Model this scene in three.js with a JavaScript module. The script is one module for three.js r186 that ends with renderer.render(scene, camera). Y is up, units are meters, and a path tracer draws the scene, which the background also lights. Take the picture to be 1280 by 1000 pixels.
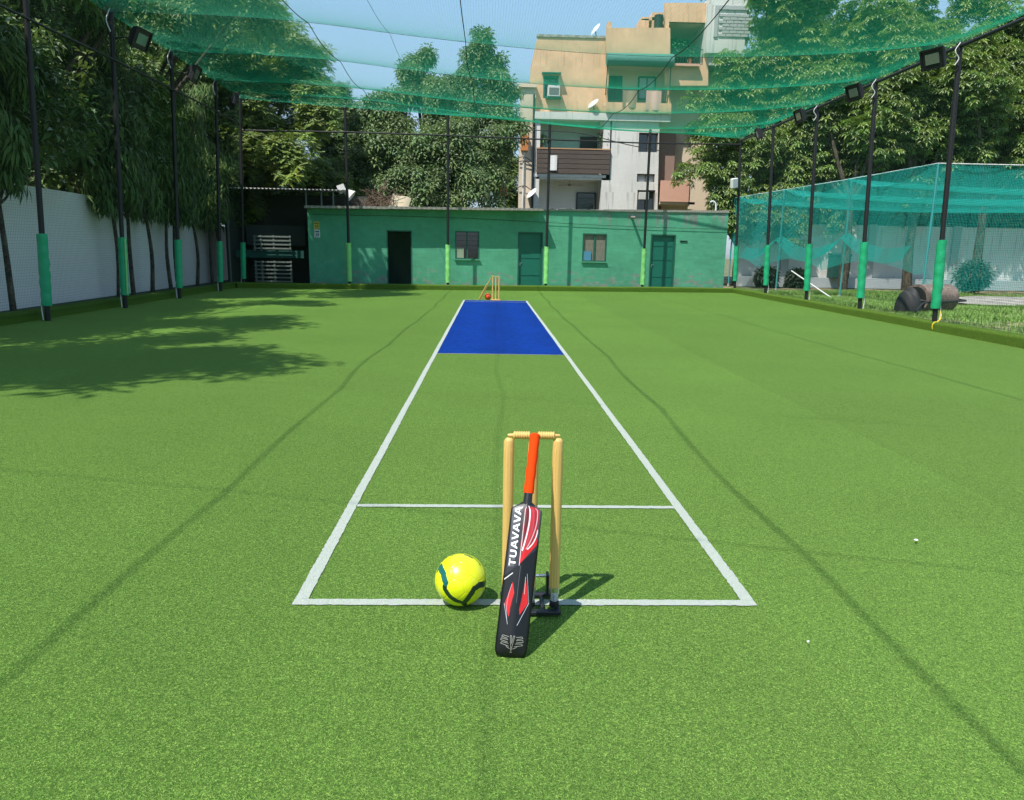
import * as THREE from 'three';
import { RoundedBoxGeometry } from 'three/addons/geometries/RoundedBoxGeometry.js';
import { mergeGeometries } from 'three/addons/utils/BufferGeometryUtils.js';

// ------------------------------------------------------------------ camera, sky, sun, exposure
const scene = new THREE.Scene();
const CAM = { f: 916.8, h: 1.4846, pitch: 0.19867, yaw: 0.03254, roll: 0.01792, x: -0.1742 };
const camera = new THREE.PerspectiveCamera(2 * Math.atan(500 / CAM.f) * 180 / Math.PI, 1.28, 0.05, 2000);
const camR = new THREE.Vector3(), camU = new THREE.Vector3(), camF = new THREE.Vector3();
{
  const cp = Math.cos(CAM.pitch), sp = Math.sin(CAM.pitch), cy = Math.cos(CAM.yaw), sy = Math.sin(CAM.yaw);
  camF.set(sy * cp, -sp, -cy * cp);
  const r = new THREE.Vector3(cy, 0, sy), u = new THREE.Vector3().crossVectors(r, camF);
  const cr = Math.cos(CAM.roll), sr = Math.sin(CAM.roll);
  camR.copy(r).multiplyScalar(cr).addScaledVector(u, sr);
  camU.copy(u).multiplyScalar(cr).addScaledVector(r, -sr);
  camera.position.set(CAM.x, CAM.h, 0);
  camera.quaternion.setFromRotationMatrix(new THREE.Matrix4().makeBasis(camR, camU, camF.clone().negate()));
}
const renderer = new THREE.WebGLRenderer({ antialias: true });
renderer.toneMapping = THREE.LinearToneMapping;
renderer.toneMappingExposure = 1.34;
renderer.shadowMap.enabled = true;
{
  const W = 256, H = 128, d = new Float32Array(W * H * 4);
  const stops = [[-90, .16, .17, .15], [-2, .30, .31, .30], [0, .52, .60, .66], [8, .40, .57, .76], [18, .30, .48, .74], [40, .28, .43, .67], [90, .26, .39, .60]];
  for (let j = 0; j < H; j++) {
    const el = (j + .5) / H * 180 - 90;
    let k = 0; while (k < stops.length - 2 && el > stops[k + 1][0]) k++;
    const a = stops[k], b = stops[k + 1], t = Math.min(1, Math.max(0, (el - a[0]) / (b[0] - a[0])));
    for (let i = 0; i < W; i++) { const o = (j * W + i) * 4; for (let c = 0; c < 3; c++) d[o + c] = a[c + 1] + (b[c + 1] - a[c + 1]) * t; d[o + 3] = 1; }
  }
  const t = new THREE.DataTexture(d, W, H, THREE.RGBAFormat, THREE.FloatType);
  t.mapping = THREE.EquirectangularReflectionMapping; t.magFilter = THREE.LinearFilter; t.minFilter = THREE.LinearFilter; t.needsUpdate = true;
  scene.background = t; scene.environment = t;
}
const SUN = new THREE.Vector3(-0.403, 1, 0.43).normalize();
const sun = new THREE.DirectionalLight(new THREE.Color(1, 0.955, 0.88), 5.0);
sun.position.copy(SUN).multiplyScalar(60).add(new THREE.Vector3(0, 0, -20)); sun.target.position.set(0, 0, -20);
sun.castShadow = true; sun.shadow.mapSize.set(4096, 4096);
Object.assign(sun.shadow.camera, { left: -40, right: 40, top: 40, bottom: -40, near: 1, far: 140 });
scene.add(sun, sun.target);

// ------------------------------------------------------------------ helpers
function rng(seed) { let a = seed >>> 0; return () => { a |= 0; a = a + 0x6D2B79F5 | 0; let t = Math.imul(a ^ a >>> 15, 1 | a); t = t + Math.imul(t ^ t >>> 7, 61 | t) ^ t; return ((t ^ t >>> 14) >>> 0) / 4294967296; }; }
const V = (x, y, z) => new THREE.Vector3(x, y, z);
const lerp = (a, b, t) => a + (b - a) * t, clamp = (v, a = 0, b = 1) => Math.min(b, Math.max(a, v));
const sstep = (a, b, x) => { const t = clamp((x - a) / (b - a)); return t * t * (3 - 2 * t); };
// a photo pixel gives a direction; the plane it is met with gives the distance
const rayDir = (px, py) => camF.clone().addScaledVector(camR, (px - 640) / CAM.f).addScaledVector(camU, -(py - 500) / CAM.f);
const at = (px, py, z) => { const d = rayDir(px, py); return camera.position.clone().addScaledVector(d, z / d.z); };
const onGround = (px, py, y = 0) => { const d = rayDir(px, py); return camera.position.clone().addScaledVector(d, (y - CAM.h) / d.y); };
const taken = {};
function numbered(n) { const k = taken[n] = (taken[n] ?? -1) + 1; return k ? n + '_' + String(k).padStart(3, '0') : n; }
function tag(o, label, category, group) { o.userData.label = label; o.userData.category = category; if (group) o.userData.group = group; return o; }
function shade(o) { o.castShadow = o.receiveShadow = true; return o; }
function thing(name, label, category, pos = [0, 0, 0], group) { const g = new THREE.Group(); g.name = numbered(name); g.position.set(...pos); scene.add(g); return tag(g, label, category, group); }
function mesh(name, geo, mat, parent, pos, rot) { const m = shade(new THREE.Mesh(geo, mat)); m.name = name; if (pos) m.position.set(...pos); if (rot) m.rotation.set(...rot); parent.add(m); return m; }
function solo(name, geo, mat, label, category, group, pos, rot) { const m = mesh(numbered(name), geo, mat, scene, pos, rot); return tag(m, label, category, group); }
function struct(name, geo, mat) { const m = mesh(numbered(name), geo, mat, scene); m.userData.kind = 'structure'; return m; }
const box = (w, h, d, r = 0) => r ? new RoundedBoxGeometry(w, h, d, 1, r) : new THREE.BoxGeometry(w, h, d);
const mv = (g, x, y, z, rx = 0, ry = 0, rz = 0) => { if (rx) g.rotateX(rx); if (ry) g.rotateY(ry); if (rz) g.rotateZ(rz); return g.translate(x, y, z); };
const noidx = g => { const q = g.index ? g.toNonIndexed() : g; for (const k of Object.keys(q.attributes)) if (!['position', 'normal', 'uv'].includes(k)) q.deleteAttribute(k); return q; };
const join = (...gs) => mergeGeometries(gs.map(noidx));
// tapered tube along points
function tube(pts, r, sides = 8) {
  const P = [], N = [], U = [], I = []; const n = pts.length; let len = 0;
  const ref = V(0.31, 0.11, 0.94).normalize(); let a = null;
  for (let i = 0; i < n; i++) {
    const t = pts[Math.min(n - 1, i + 1)].clone().sub(pts[Math.max(0, i - 1)]).normalize();
    if (!a) { a = ref.clone().cross(t); if (a.lengthSq() < .02) a = V(1, 0, 0).cross(t); } else a.addScaledVector(t, -a.dot(t));
    a.normalize(); const b = t.clone().cross(a); const rr = Array.isArray(r) ? lerp(r[0], r[1], i / (n - 1)) : typeof r === 'function' ? r(i / (n - 1)) : r;
    if (i) len += pts[i].distanceTo(pts[i - 1]);
    for (let k = 0; k <= sides; k++) { const th = k / sides * Math.PI * 2, v = a.clone().multiplyScalar(Math.cos(th)).addScaledVector(b, Math.sin(th)); N.push(v.x, v.y, v.z); P.push(pts[i].x + v.x * rr, pts[i].y + v.y * rr, pts[i].z + v.z * rr); U.push(k / sides * rr * 6.28, len); }
    if (i) for (let k = 0; k < sides; k++) { const o = (i - 1) * (sides + 1) + k, p = o + sides + 1; I.push(o, o + 1, p, p, o + 1, p + 1); }
  }
  for (const e of [0, n - 1]) { const c = P.length / 3, t = pts[e ? n - 1 : 1].clone().sub(pts[e ? n - 2 : 0]).normalize().multiplyScalar(e ? 1 : -1); P.push(pts[e].x, pts[e].y, pts[e].z); N.push(t.x, t.y, t.z); U.push(0, 0); for (let k = 0; k < sides; k++) { const o = e * (sides + 1) + k; e ? I.push(o, o + 1, c) : I.push(o + 1, o, c); } }
  const g = new THREE.BufferGeometry(); g.setAttribute('position', new THREE.Float32BufferAttribute(P, 3)); g.setAttribute('normal', new THREE.Float32BufferAttribute(N, 3)); g.setAttribute('uv', new THREE.Float32BufferAttribute(U, 2)); g.setIndex(I); return g;
}
const curve = (pts, n = 24) => new THREE.CatmullRomCurve3(pts).getPoints(n);
// many thin strands in one buffer (knotted nets)
class Strands {
  constructor() { this.P = []; this.N = []; this.I = []; }
  add(pts, r) {
    const n = pts.length, t = pts[n - 1].clone().sub(pts[0]).normalize(); let a = V(0, 1, 0).cross(t); if (a.lengthSq() < .05) a = V(1, 0, 0).cross(t); a.normalize(); const b = t.clone().cross(a);
    const base = this.P.length / 3;
    for (let i = 0; i < n; i++) for (let k = 0; k < 3; k++) { const th = k * 2.0944 + .52, x = a.x * Math.cos(th) + b.x * Math.sin(th), y = a.y * Math.cos(th) + b.y * Math.sin(th), z = a.z * Math.cos(th) + b.z * Math.sin(th); this.N.push(x, y, z); this.P.push(pts[i].x + x * r, pts[i].y + y * r, pts[i].z + z * r); }
    for (let i = 1; i < n; i++) for (let k = 0; k < 3; k++) { const o = base + (i - 1) * 3, k2 = (k + 1) % 3; this.I.push(o + k, o + k2, o + 3 + k, o + 3 + k, o + k2, o + 3 + k2); }
  }
  geo() { const g = new THREE.BufferGeometry(); g.setAttribute('position', new THREE.Float32BufferAttribute(this.P, 3)); g.setAttribute('normal', new THREE.Float32BufferAttribute(this.N, 3)); g.setIndex(this.I); return g; }
}
// value noise, tiling with period per
function vnoise(seed, per) { const R = rng(seed), g = new Float32Array(per * per).map(() => R()); return (x, y) => { const xi = Math.floor(x), yi = Math.floor(y), fx = x - xi, fy = y - yi, w = (a, b) => g[((b % per + per) % per) * per + ((a % per + per) % per)], u = fx * fx * (3 - 2 * fx), v = fy * fy * (3 - 2 * fy); return lerp(lerp(w(xi, yi), w(xi + 1, yi), u), lerp(w(xi, yi + 1), w(xi + 1, yi + 1), u), v); }; }
function fbm(seed, per, oct = 4) { const ns = []; for (let o = 0; o < oct; o++) ns.push(vnoise(seed + o * 7, per << o)); return (u, v) => { let s = 0, a = .5, n = 0; for (let o = 0; o < oct; o++) { s += ns[o](u * (per << o), v * (per << o)) * a; n += a; a *= .55; } return s / n; }; }
function tex(W, H, fn, srgb = true) {   // fn(u,v,i,j) -> [r,g,b] 0..1
  const d = new Uint8Array(W * H * 4);
  for (let j = 0; j < H; j++) for (let i = 0; i < W; i++) { const c = fn((i + .5) / W, (j + .5) / H, i, j), o = (j * W + i) * 4; d[o] = clamp(c[0]) * 255; d[o + 1] = clamp(c[1]) * 255; d[o + 2] = clamp(c[2]) * 255; d[o + 3] = 255; }
  const t = new THREE.DataTexture(d, W, H); t.magFilter = THREE.LinearFilter; t.minFilter = THREE.LinearMipmapLinearFilter; t.generateMipmaps = true; t.wrapS = t.wrapT = THREE.RepeatWrapping; if (srgb) t.colorSpace = THREE.SRGBColorSpace; t.needsUpdate = true; return t;
}
const rep = (t, x, y = x) => { const c = t.clone(); c.repeat.set(x, y); c.needsUpdate = true; return c; };
const std = (rgb, rough = .7, o = {}) => new THREE.MeshStandardMaterial({ color: new THREE.Color().setRGB(...rgb), roughness: rough, ...o });

// ------------------------------------------------------------------ textures
// pile of artificial turf: single fibres laid over each other, with their height
function turfTex(size, n, seed, tone) {
  const col = new Uint8Array(size * size * 4), hgt = new Uint8Array(size * size * 4), R = rng(seed);
  for (let i = 0; i < size * size; i++) { const c = tone(0, 0); col[i * 4] = c[0]; col[i * 4 + 1] = c[1]; col[i * 4 + 2] = c[2]; col[i * 4 + 3] = 255; hgt[i * 4 + 3] = 255; }
  for (let k = 0; k < n; k++) {
    const lay = k / n, a = R() * 6.283, L = 4 + R() * 8, bend = (R() - .5) * .16, c = tone(.15 + .85 * lay, R()); let x = R() * size, y = R() * size, th = a;
    const h = 60 + 195 * lay * (.6 + .4 * R());
    for (let s = 0; s < L; s++) { for (let q = 0; q < (k % 5 ? 1 : 2); q++) { const xi = ((x + (q ? Math.sin(th) : 0)) | 0) & size - 1, yi = ((y - (q ? Math.cos(th) : 0)) | 0) & size - 1, o = (yi * size + xi) * 4, m = .8 + .35 * s / L; col[o] = Math.min(255, c[0] * m); col[o + 1] = Math.min(255, c[1] * m); col[o + 2] = Math.min(255, c[2] * m); hgt[o] = hgt[o + 1] = hgt[o + 2] = h * (.7 + .3 * s / L); } x = (x + Math.cos(th) + size) % size; y = (y + Math.sin(th) + size) % size; th += bend; }
  }
  const mk = (d, s) => { const t = new THREE.DataTexture(d, size, size); t.magFilter = THREE.LinearFilter; t.minFilter = THREE.LinearMipmapLinearFilter; t.generateMipmaps = true; t.wrapS = t.wrapT = THREE.RepeatWrapping; if (s) t.colorSpace = THREE.SRGBColorSpace; t.needsUpdate = true; return t; };
  return [mk(col, true), mk(hgt, false)];
}
const [turfCol, turfHgt] = turfTex(2048, 520000, 11, (l, r) => [58 + 92 * l * (.36 + .9 * r), 92 + 94 * l * (.48 + .74 * r), 31 + 56 * l * (.35 + .95 * r)]);
const turfPatch = fbm(71, 8, 4), n8 = fbm(3, 8, 5), n4 = fbm(9, 4, 5), n16 = fbm(5, 16, 4);
const matCol = tex(512, 2048, (u, v) => { const h = Math.sin(u * 91273.1 + v * 47123.7) * 43758.5453, w = h - Math.floor(h), a = n4(u, v * 4), b = n16(u * 2, v * 12), st = n8(u * .4, v * 30), m = .80 + .16 * (a - .5) + .2 * (b - .5) + .4 * (w - .5) + .16 * (st - .5); return [.02 + .03 * w, .25 * m, .63 * m]; });
const plasterBump = tex(512, 512, (u, v) => { const n = n16(u, v) * .7 + n8(u, v) * .3; return [n, n, n]; }, false);
const wallGreen = tex(2048, 512, (u, v) => {            // old green limewash with cement showing through at the foot and in runs under the parapet
  const a = n4(u * 2, v), b = n8(u * 4, v), c = n16(u * 6, v * 1.2), s = n8(u * 14, v * .15);
  let r = .40, g = .755, bl = .60; const m = .90 + .14 * (a - .5) + .10 * (b - .5) + .10 * (c - .5); r *= m; g *= m; bl *= m;
  const foot = clamp((c * .6 + b * .6 + (n16(u * 3, v * 2) - .5) * .7 - .44 - v * 1.25) * 5);
  const run = u > .60 ? clamp((s * .8 + b * .4 - .50 + (v - .93) * 1.5) * 6) * sstep(.6, .74, u) : 0;
  const w = Math.max(foot * .8, run * .85), gr = .55 + .2 * (c - .5);
  return [lerp(r, gr * 1.02, w), lerp(g, gr * 1.04, w), lerp(bl, gr * .98, w)];
});
const concrete = tex(512, 512, (u, v) => { const a = n4(u, v), b = n16(u, v), m = .62 + .35 * (a - .5) + .3 * (b - .5); return [m, m * .97, m * .91]; });
const soil = tex(1024, 1024, (u, v) => { const a = n4(u, v), b = n16(u, v), c = n8(u * 2, v * 2), w = clamp((a * .7 + b * .5 - .52) * 6), m = .8 + .6 * (b - .5) + .4 * (c - .5); return [lerp(.30, .62, w) * m, lerp(.42, .56, w) * m, lerp(.19, .43, w) * m]; });
const bark = tex(256, 512, (u, v) => { const m = .30 + .35 * (n8(u * 2, v * .5) - .5) + .25 * (n16(u, v) - .5); return [m * 1.05, m * .95, m * .8]; });
const peach = tex(512, 512, (u, v) => { const a = n4(u, v), b = n16(u, v), st = n8(u * 5, v * .3), m = .92 + .18 * (a - .5) + .1 * (b - .5) - .16 * clamp((st - .6) * 4); return [.95 * m, .775 * m, .615 * m]; });
const whitewash = tex(1024, 512, (u, v) => {            // painted brick wall: paint lost to soil and red brick near the foot
  const a = n4(u * 2, v), b = n16(u * 3, v), c = n8(u * 4, v * 2), m = .95 + .12 * (a - .5) + .16 * (b - .5); const w = clamp((c * .7 + b * .7 - .50 - v * .95) * 7), d = clamp((b - .66) * 9) * .5;
  return [lerp(lerp(m, .47, w), .3, d), lerp(lerp(m, .38, w), .29, d), lerp(lerp(m * .90, .27, w), .24, d)];
});
const woodTex = tex(128, 512, (u, v) => { const g = n8(u * 3, v * .25), m = .90 + .34 * (g - .5) + .12 * (n16(u, v) - .5); return [.96 * m, .785 * m, .455 * m]; });
const plankTex = tex(256, 256, (u, v) => { const m = .32 + .22 * (n8(u * .4, v * 3) - .5) + .1 * (n16(u, v) - .5); return [m * 1.08, m * .93, m * .86]; });

// ------------------------------------------------------------------ materials
const M = {
  mat: new THREE.MeshPhysicalMaterial({ specularIntensity: .15, map: matCol, bumpMap: turfHgt, bumpScale: .004, roughness: .85 }),
  turfs: [1, .955, 1.035, .975].map(k => new THREE.MeshPhysicalMaterial({ specularIntensity: .2, sheen: .35, sheenColor: new THREE.Color().setRGB(.52, .64, .26), sheenRoughness: .7, map: turfCol, color: new THREE.Color().setRGB(k, k * (k > 1 ? 1.01 : 1), k * .98), bumpMap: turfHgt, bumpScale: .006, roughness: .9 })),
  
  kerbTurf: new THREE.MeshPhysicalMaterial({ specularIntensity: .2, map: turfCol, color: new THREE.Color().setRGB(.78, .72, .58), bumpMap: turfHgt, bumpScale: .006, roughness: .9 }),   // field turf map tinted darker and more olive for the kerbs
  soil: new THREE.MeshStandardMaterial({ map: soil, roughness: 1 }),
  green: new THREE.MeshStandardMaterial({ map: wallGreen, bumpMap: rep(plasterBump, 3), bumpScale: .006, roughness: .9 }),
  concrete: new THREE.MeshStandardMaterial({ map: concrete, bumpMap: plasterBump, bumpScale: .008, roughness: .95 }),
  peach: new THREE.MeshStandardMaterial({ map: rep(peach, .2), roughness: .9 }),
  white: new THREE.MeshStandardMaterial({ map: rep(tex(512, 512, (u, v) => { const st = n8(u * 4, v * .25), m = .84 + .1 * (n4(u, v) - .5) - .2 * clamp((st - .58) * 4); return [m, m * .99, m * .96]; }), .2), roughness: .85 }),
  cream: std([.70, .58, .44], .9), pink: std([.66, .37, .27], .9), grey: std([.42, .42, .42], .9),
  pole: std([.010, .010, .011], .55), black: std([.015, .015, .016], .5),
  pad: std([.012, .36, .16], .5, { bumpMap: plasterBump, bumpScale: .004 }), padLime: std([.25, .66, .20], .5, { bumpMap: plasterBump, bumpScale: .004 }),
  netRoof: std([.014, .48, .29], .65), netSide: std([.012, .05, .032], .8), netCage: std([.015, .50, .44], .6), rope: std([.02, .025, .022], .8),
  wire: std([.7, .7, .68], .5), steel: std([.55, .56, .57], .3, { metalness: 1 }), iron: std([.04, .042, .05], .45, { metalness: .6 }),
  door: std([.008, .17, .115], .55, { bumpMap: plasterBump, bumpScale: .003 }), doorFrame: std([.02, .13, .09], .6), dark: std([.02, .02, .02], .9),
  glass: new THREE.MeshPhysicalMaterial({ color: 0x10181a, roughness: .08, metalness: 0, clearcoat: 1 }),
  lampGlass: new THREE.MeshPhysicalMaterial({ color: new THREE.Color().setRGB(.16, .19, .15), roughness: .15, clearcoat: 1 }),
  bark: new THREE.MeshStandardMaterial({ map: bark, bumpMap: plasterBump, bumpScale: .02, roughness: 1 }),
  wood: new THREE.MeshStandardMaterial({ map: rep(woodTex, 4, 2), roughness: .45 }), plank: new THREE.MeshStandardMaterial({ map: plankTex, roughness: .9 }),
  paint: new THREE.MeshStandardMaterial({ map: rep(tex(512, 512, (u, v, i, j) => { const h = Math.sin(i * 127.1 + j * 311.7) * 43758.5453, w = h - Math.floor(h), n = n16(u * 4, v * 4), m = .75 + .24 * (n - .5) + .18 * (w - .5), k = clamp((n * .8 + w * .5 - .62) * 4) * .6; return [lerp(m, .45, k), lerp(m * 1.01, .60, k), lerp(m, .38, k)]; }), 2), bumpMap: rep(turfHgt, .45), bumpScale: .004, roughness: .95 }),
  brickPaint: new THREE.MeshStandardMaterial({ map: whitewash, roughness: .95 }),
  rust: std([.30, .26, .23], .9), slat: std([.15, .18, .16], .85),
};

// ------------------------------------------------------------------ ground
{
  const g = new THREE.PlaneGeometry(600, 600); g.rotateX(-Math.PI / 2); g.translate(0, -.03, -100);
  const u = g.attributes.uv; for (let i = 0; i < u.count; i++) u.setXY(i, u.getX(i) * 120, u.getY(i) * 120);
  struct('ground', g, M.soil);
}
const kerbL = z => lerp(-9.07, -9.69, (z + 13.6) / -14.9), kerbR = z => lerp(9.1, 9.82, (z + 12.4) / -17.4), kerbB = x => lerp(-28.3, -30.24, (x + 6.6) / 15.9);
{
  const turfRoll = M.turfs.map(m => { const c = m.clone(); c.vertexColors = true; return c; });
  const under = new THREE.PlaneGeometry(19.6, 36); under.rotateX(-Math.PI / 2); under.translate(0, -.016, -12.2); struct('turf_underlay', under, std([.03, .06, .02], 1));
  const turf = new THREE.Group(); turf.name = 'artificial_turf'; turf.userData.kind = 'structure'; scene.add(turf);
  const cuts = [-9.9, -7, -5.02, -3.02, -1.0, 1.0, 3.0, 5.01, 7, 9.95], R = rng(4);
  for (let k = 0; k < cuts.length - 1; k++) {      // one strip per roll, a few millimetres of joint between them
    const P = [], U = [], I = [], n = 110, z0 = 5, z1 = -30.6; const off = R() * 2, C = [], NX = 5;
    for (let i = 0; i <= n; i++) {
      const z = lerp(z0, z1, i / n), w = q => Math.sin(z * .7 + q * 3) * .012;
      const xa = cuts[k] + (k ? .0011 * clamp(Math.sin(z * 2.1 + k) + .5 * Math.sin(z * 5.3) - .1) + w(k) : 0), xb = cuts[k + 1] - (k < cuts.length - 2 ? -w(k + 1) : 0);
      for (let c = 0; c <= NX; c++) { const x = lerp(xa, xb, c / NX), p = .94 + .20 * (turfPatch(x * .09 + .5, z * .09) - .35) + .05 * (R() - .5); P.push(x, 0, z); U.push((x + off) / 2, z / 2 + off); C.push(p * 1.01, p, p * .97); }
      if (i) for (let c = 0; c < NX; c++) { const o = i * (NX + 1) + c, q = o - NX - 1; I.push(q, q + 1, o, o, q + 1, o + 1); }
    }
    const g = new THREE.BufferGeometry(); g.setAttribute('position', new THREE.Float32BufferAttribute(P, 3)); g.setAttribute('uv', new THREE.Float32BufferAttribute(U, 2)); g.setAttribute('color', new THREE.Float32BufferAttribute(C, 3)); g.setIndex(I); g.computeVertexNormals();
    mesh('turf_roll', g, turfRoll[[0, 2, 3, 1, 0, 2, 1, 0, 3][k]], turf);
  }
}
// kerbs wrapped in turf
function kerb(a, b, side, label) {
  const s = new THREE.Shape(), w = .34, h = .2; s.moveTo(0, -.03); s.lineTo(0, h - .05); s.quadraticCurveTo(.01, h, .07, h); s.lineTo(w - .07, h); s.quadraticCurveTo(w, h, w, h - .06); s.lineTo(w, -.03);
  const L = a.distanceTo(b), g = new THREE.ExtrudeGeometry(s, { depth: L, bevelEnabled: false, steps: 24, curveSegments: 5 });
  const d = b.clone().sub(a).normalize(), out = side, m = new THREE.Matrix4().makeBasis(out, V(0, 1, 0), d); g.applyMatrix4(m.setPosition(a));
  const p = g.attributes.position, R = rng(8); for (let i = 0; i < p.count; i++) { const q = p.getX(i) + p.getZ(i); p.setY(i, p.getY(i) + Math.sin(q * 1.3) * .008); }
  const uv = g.attributes.uv; for (let i = 0; i < uv.count; i++) uv.setXY(i, uv.getX(i) / 2.2, uv.getY(i) / 2.2); g.computeVertexNormals();
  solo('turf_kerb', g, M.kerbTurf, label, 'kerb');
}
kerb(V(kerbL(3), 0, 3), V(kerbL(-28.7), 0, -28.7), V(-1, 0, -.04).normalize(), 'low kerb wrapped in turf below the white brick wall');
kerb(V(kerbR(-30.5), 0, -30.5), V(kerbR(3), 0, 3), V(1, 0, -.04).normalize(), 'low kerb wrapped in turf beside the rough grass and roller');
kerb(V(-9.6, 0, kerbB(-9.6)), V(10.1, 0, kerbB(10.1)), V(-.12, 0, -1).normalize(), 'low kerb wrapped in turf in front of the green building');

// pitch: blue mat and painted lines
const Z0 = -2.93;
function strip(x0, z0, x1, z1, w, y, seed) {       // painted line with a slightly uneven edge
  const a = V(x0, y, z0), b = V(x1, y, z1), L = a.distanceTo(b), n = Math.max(2, Math.round(L / .02)), d = b.clone().sub(a).normalize(), s = V(-d.z, 0, d.x), R = rng(seed), P = [], U = [], I = [];
  for (let i = 0; i <= n; i++) { const c = a.clone().lerp(b, i / n); for (const q of [-1, 1]) { const e = q * (w / 2 + (R() - .5) * .009 * R() + Math.sin(i * .05 + q) * .0015); const p = c.clone().addScaledVector(s, e); P.push(p.x, p.y, p.z); U.push(p.x, p.z); } if (i) { const o = i * 2; I.push(o - 2, o - 1, o, o, o - 1, o + 1); } }
  const g = new THREE.BufferGeometry(); g.setAttribute('position', new THREE.Float32BufferAttribute(P, 3)); g.setAttribute('uv', new THREE.Float32BufferAttribute(U, 2)); g.setIndex(I); g.computeVertexNormals(); if (g.attributes.normal.getY(0) < 0) { g.index.array.reverse(); g.computeVertexNormals(); } return g;
}
{
  const zb0 = Z0 - 7.86, zb1 = Z0 - 20.1, P = [], U = [], I = []; let n = 60;
  for (let i = 0; i <= n; i++) { const z = lerp(zb0, zb1, i / n), w = .9405 + Math.sin(i * .9) * .0015; for (const x of [-w, w]) { P.push(x, .004, z); U.push((x + .97) / 1.94, i / n); } if (i) { const o = i * 2; I.push(o - 2, o - 1, o, o, o - 1, o + 1); } }
  const g = new THREE.BufferGeometry(); g.setAttribute('position', new THREE.Float32BufferAttribute(P, 3)); g.setAttribute('uv', new THREE.Float32BufferAttribute(U, 2)); g.setIndex(I); g.computeVertexNormals(); 
  struct('blue_pitch_mat', g, M.mat);
  const ln = (...a) => struct('painted_line', strip(...a), M.paint);
  ln(-.971, Z0 - .026, -.971, Z0 - 20.16, .056, .0045, 1); ln(.971, Z0 - .026, .971, Z0 - 20.16, .056, .0045, 2);
  ln(-.999, Z0, .999, Z0, .052, .0045, 3); ln(-.942, Z0 - 1.22, .942, Z0 - 1.22, .046, .0045, 4);
  ln(-.942, Z0 - 19.4, .942, Z0 - 19.4, .04, .0085, 5); ln(-.942, Z0 - 20.12, .942, Z0 - 20.12, .05, .0085, 6); ln(-.942, zb0 + .013, .942, zb0 + .013, .02, .0045, 7);
}

// ------------------------------------------------------------------ net cage: posts, rails, nets
const LP = [[-8.72, -11.2], [-8.88, -14.75], [-8.98, -18.1], [-9.19, -21.78], [-9.41, -25.71], [-9.62, -28.75]];
const RP = [[9.28, -12.0], [9.38, -15.5], [9.52, -19.04], [9.68, -22.73], [9.84, -26.61], [9.98, -30.45]];
const BP = [[-5.6, -28.87, 6.6], [-1.83, -29.32, 6.49], [2.07, -29.79, 6.39], [6.08, -30.27, 6.29]];
const poleHL = z => 6.62 + (-z - 18) * .02, poleHR = z => 5.72 + (-z - 15.5) * .022;
const padL = [1.67, .31], padR = [1.9, .48], padB = [1.73, .27];
function post(x, y0, z, h, lean, pads, mat, label, group, lime) {
  const t = thing('net_post', label, 'post', [x, 0, z], group);
  const top = V(lean, h, 0), on = y => V(lean * y / h, y, 0);
  mesh('pole', tube([on(y0), on(h * .5), top], .052, 12), M.pole, t);
  mesh('pad', tube(Array.from({ length: 23 }, (_, k) => on(lerp(pads[1], pads[0], k / 22)).add(V(.005 * Math.sin(k * 1.7 + x * 3), 0, .005 * Math.cos(k * 1.3 + z)))), k => .097 + .003 * Math.sin(k * 9 + x) + .0028 * Math.sin(k * 41 + z * 2) - (Math.abs(k - .5) < .03 ? .006 : 0), 14), mat, t);
  mesh('cap', mv(new THREE.SphereGeometry(.056, 10, 6), lean, h, 0), M.pole, t);
  if (lime) mesh('pad_seam', tube([on(pads[1] + .02), on(pads[0] - .02)].map(p => p.add(lime)), .022, 6), M.padLime, t);
  return t;
}
LP.forEach(([x, z], i) => {
  const h = poleHL(z), t = post(x, 0, z, h, .24, padL, M.pad, i === 5 ? 'black corner net post with green pad between the white wall and dark shed' : i === 2 ? 'black net post carrying a floodlight, its green pad edged in lime, by the white wall' : i > 2 ? 'black net post carrying a floodlight with plain green pad along the white wall' : 'black net post without floodlight with green pad along the white wall', i === 5 || i === 2 ? undefined : i > 2 ? 'floodlight posts along the white wall' : 'plain posts along the white wall', i === 2 ? V(.09, 0, .055) : null);
  mesh('power_cable', tube(curve([V(-.065, .5, .03), V(-.07, .25, .04), V(-.05, .02, .06)], 8), .011, 6), M.wire, t);
});
RP.forEach(([x, z], i) => { const h = poleHR(z), t = post(x, .14, z, h, -.22, padR, M.pad, i === 5 ? 'black corner net post with green pad beside the end of the green building' : i === 1 ? 'black net post with yellow rope at its foot, carrying a floodlight' : i ? 'black net post carrying a floodlight with green pad beside the rough grass' : 'black net post without floodlight on the kerb beside the rough grass', i > 1 && i < 5 ? 'floodlight posts beside the rough grass' : undefined); if (i < 5) mesh('power_cable', tube(curve([V(.06, .55, .03), V(.075, .36, .04), V(.06, .2, .05)], 8), .011, 6), M.wire, t); });
BP.forEach(([x, z, h]) => post(x, 0, z, h, 0, padB, M.padLime, 'thin black net post with lime pad in front of the green building', 'net posts in front of the green building'));
const lpT = LP.map(([x, z]) => V(x + .24, poleHL(z), z)), rpT = RP.map(([x, z]) => V(x - .22, poleHR(z), z));
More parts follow.
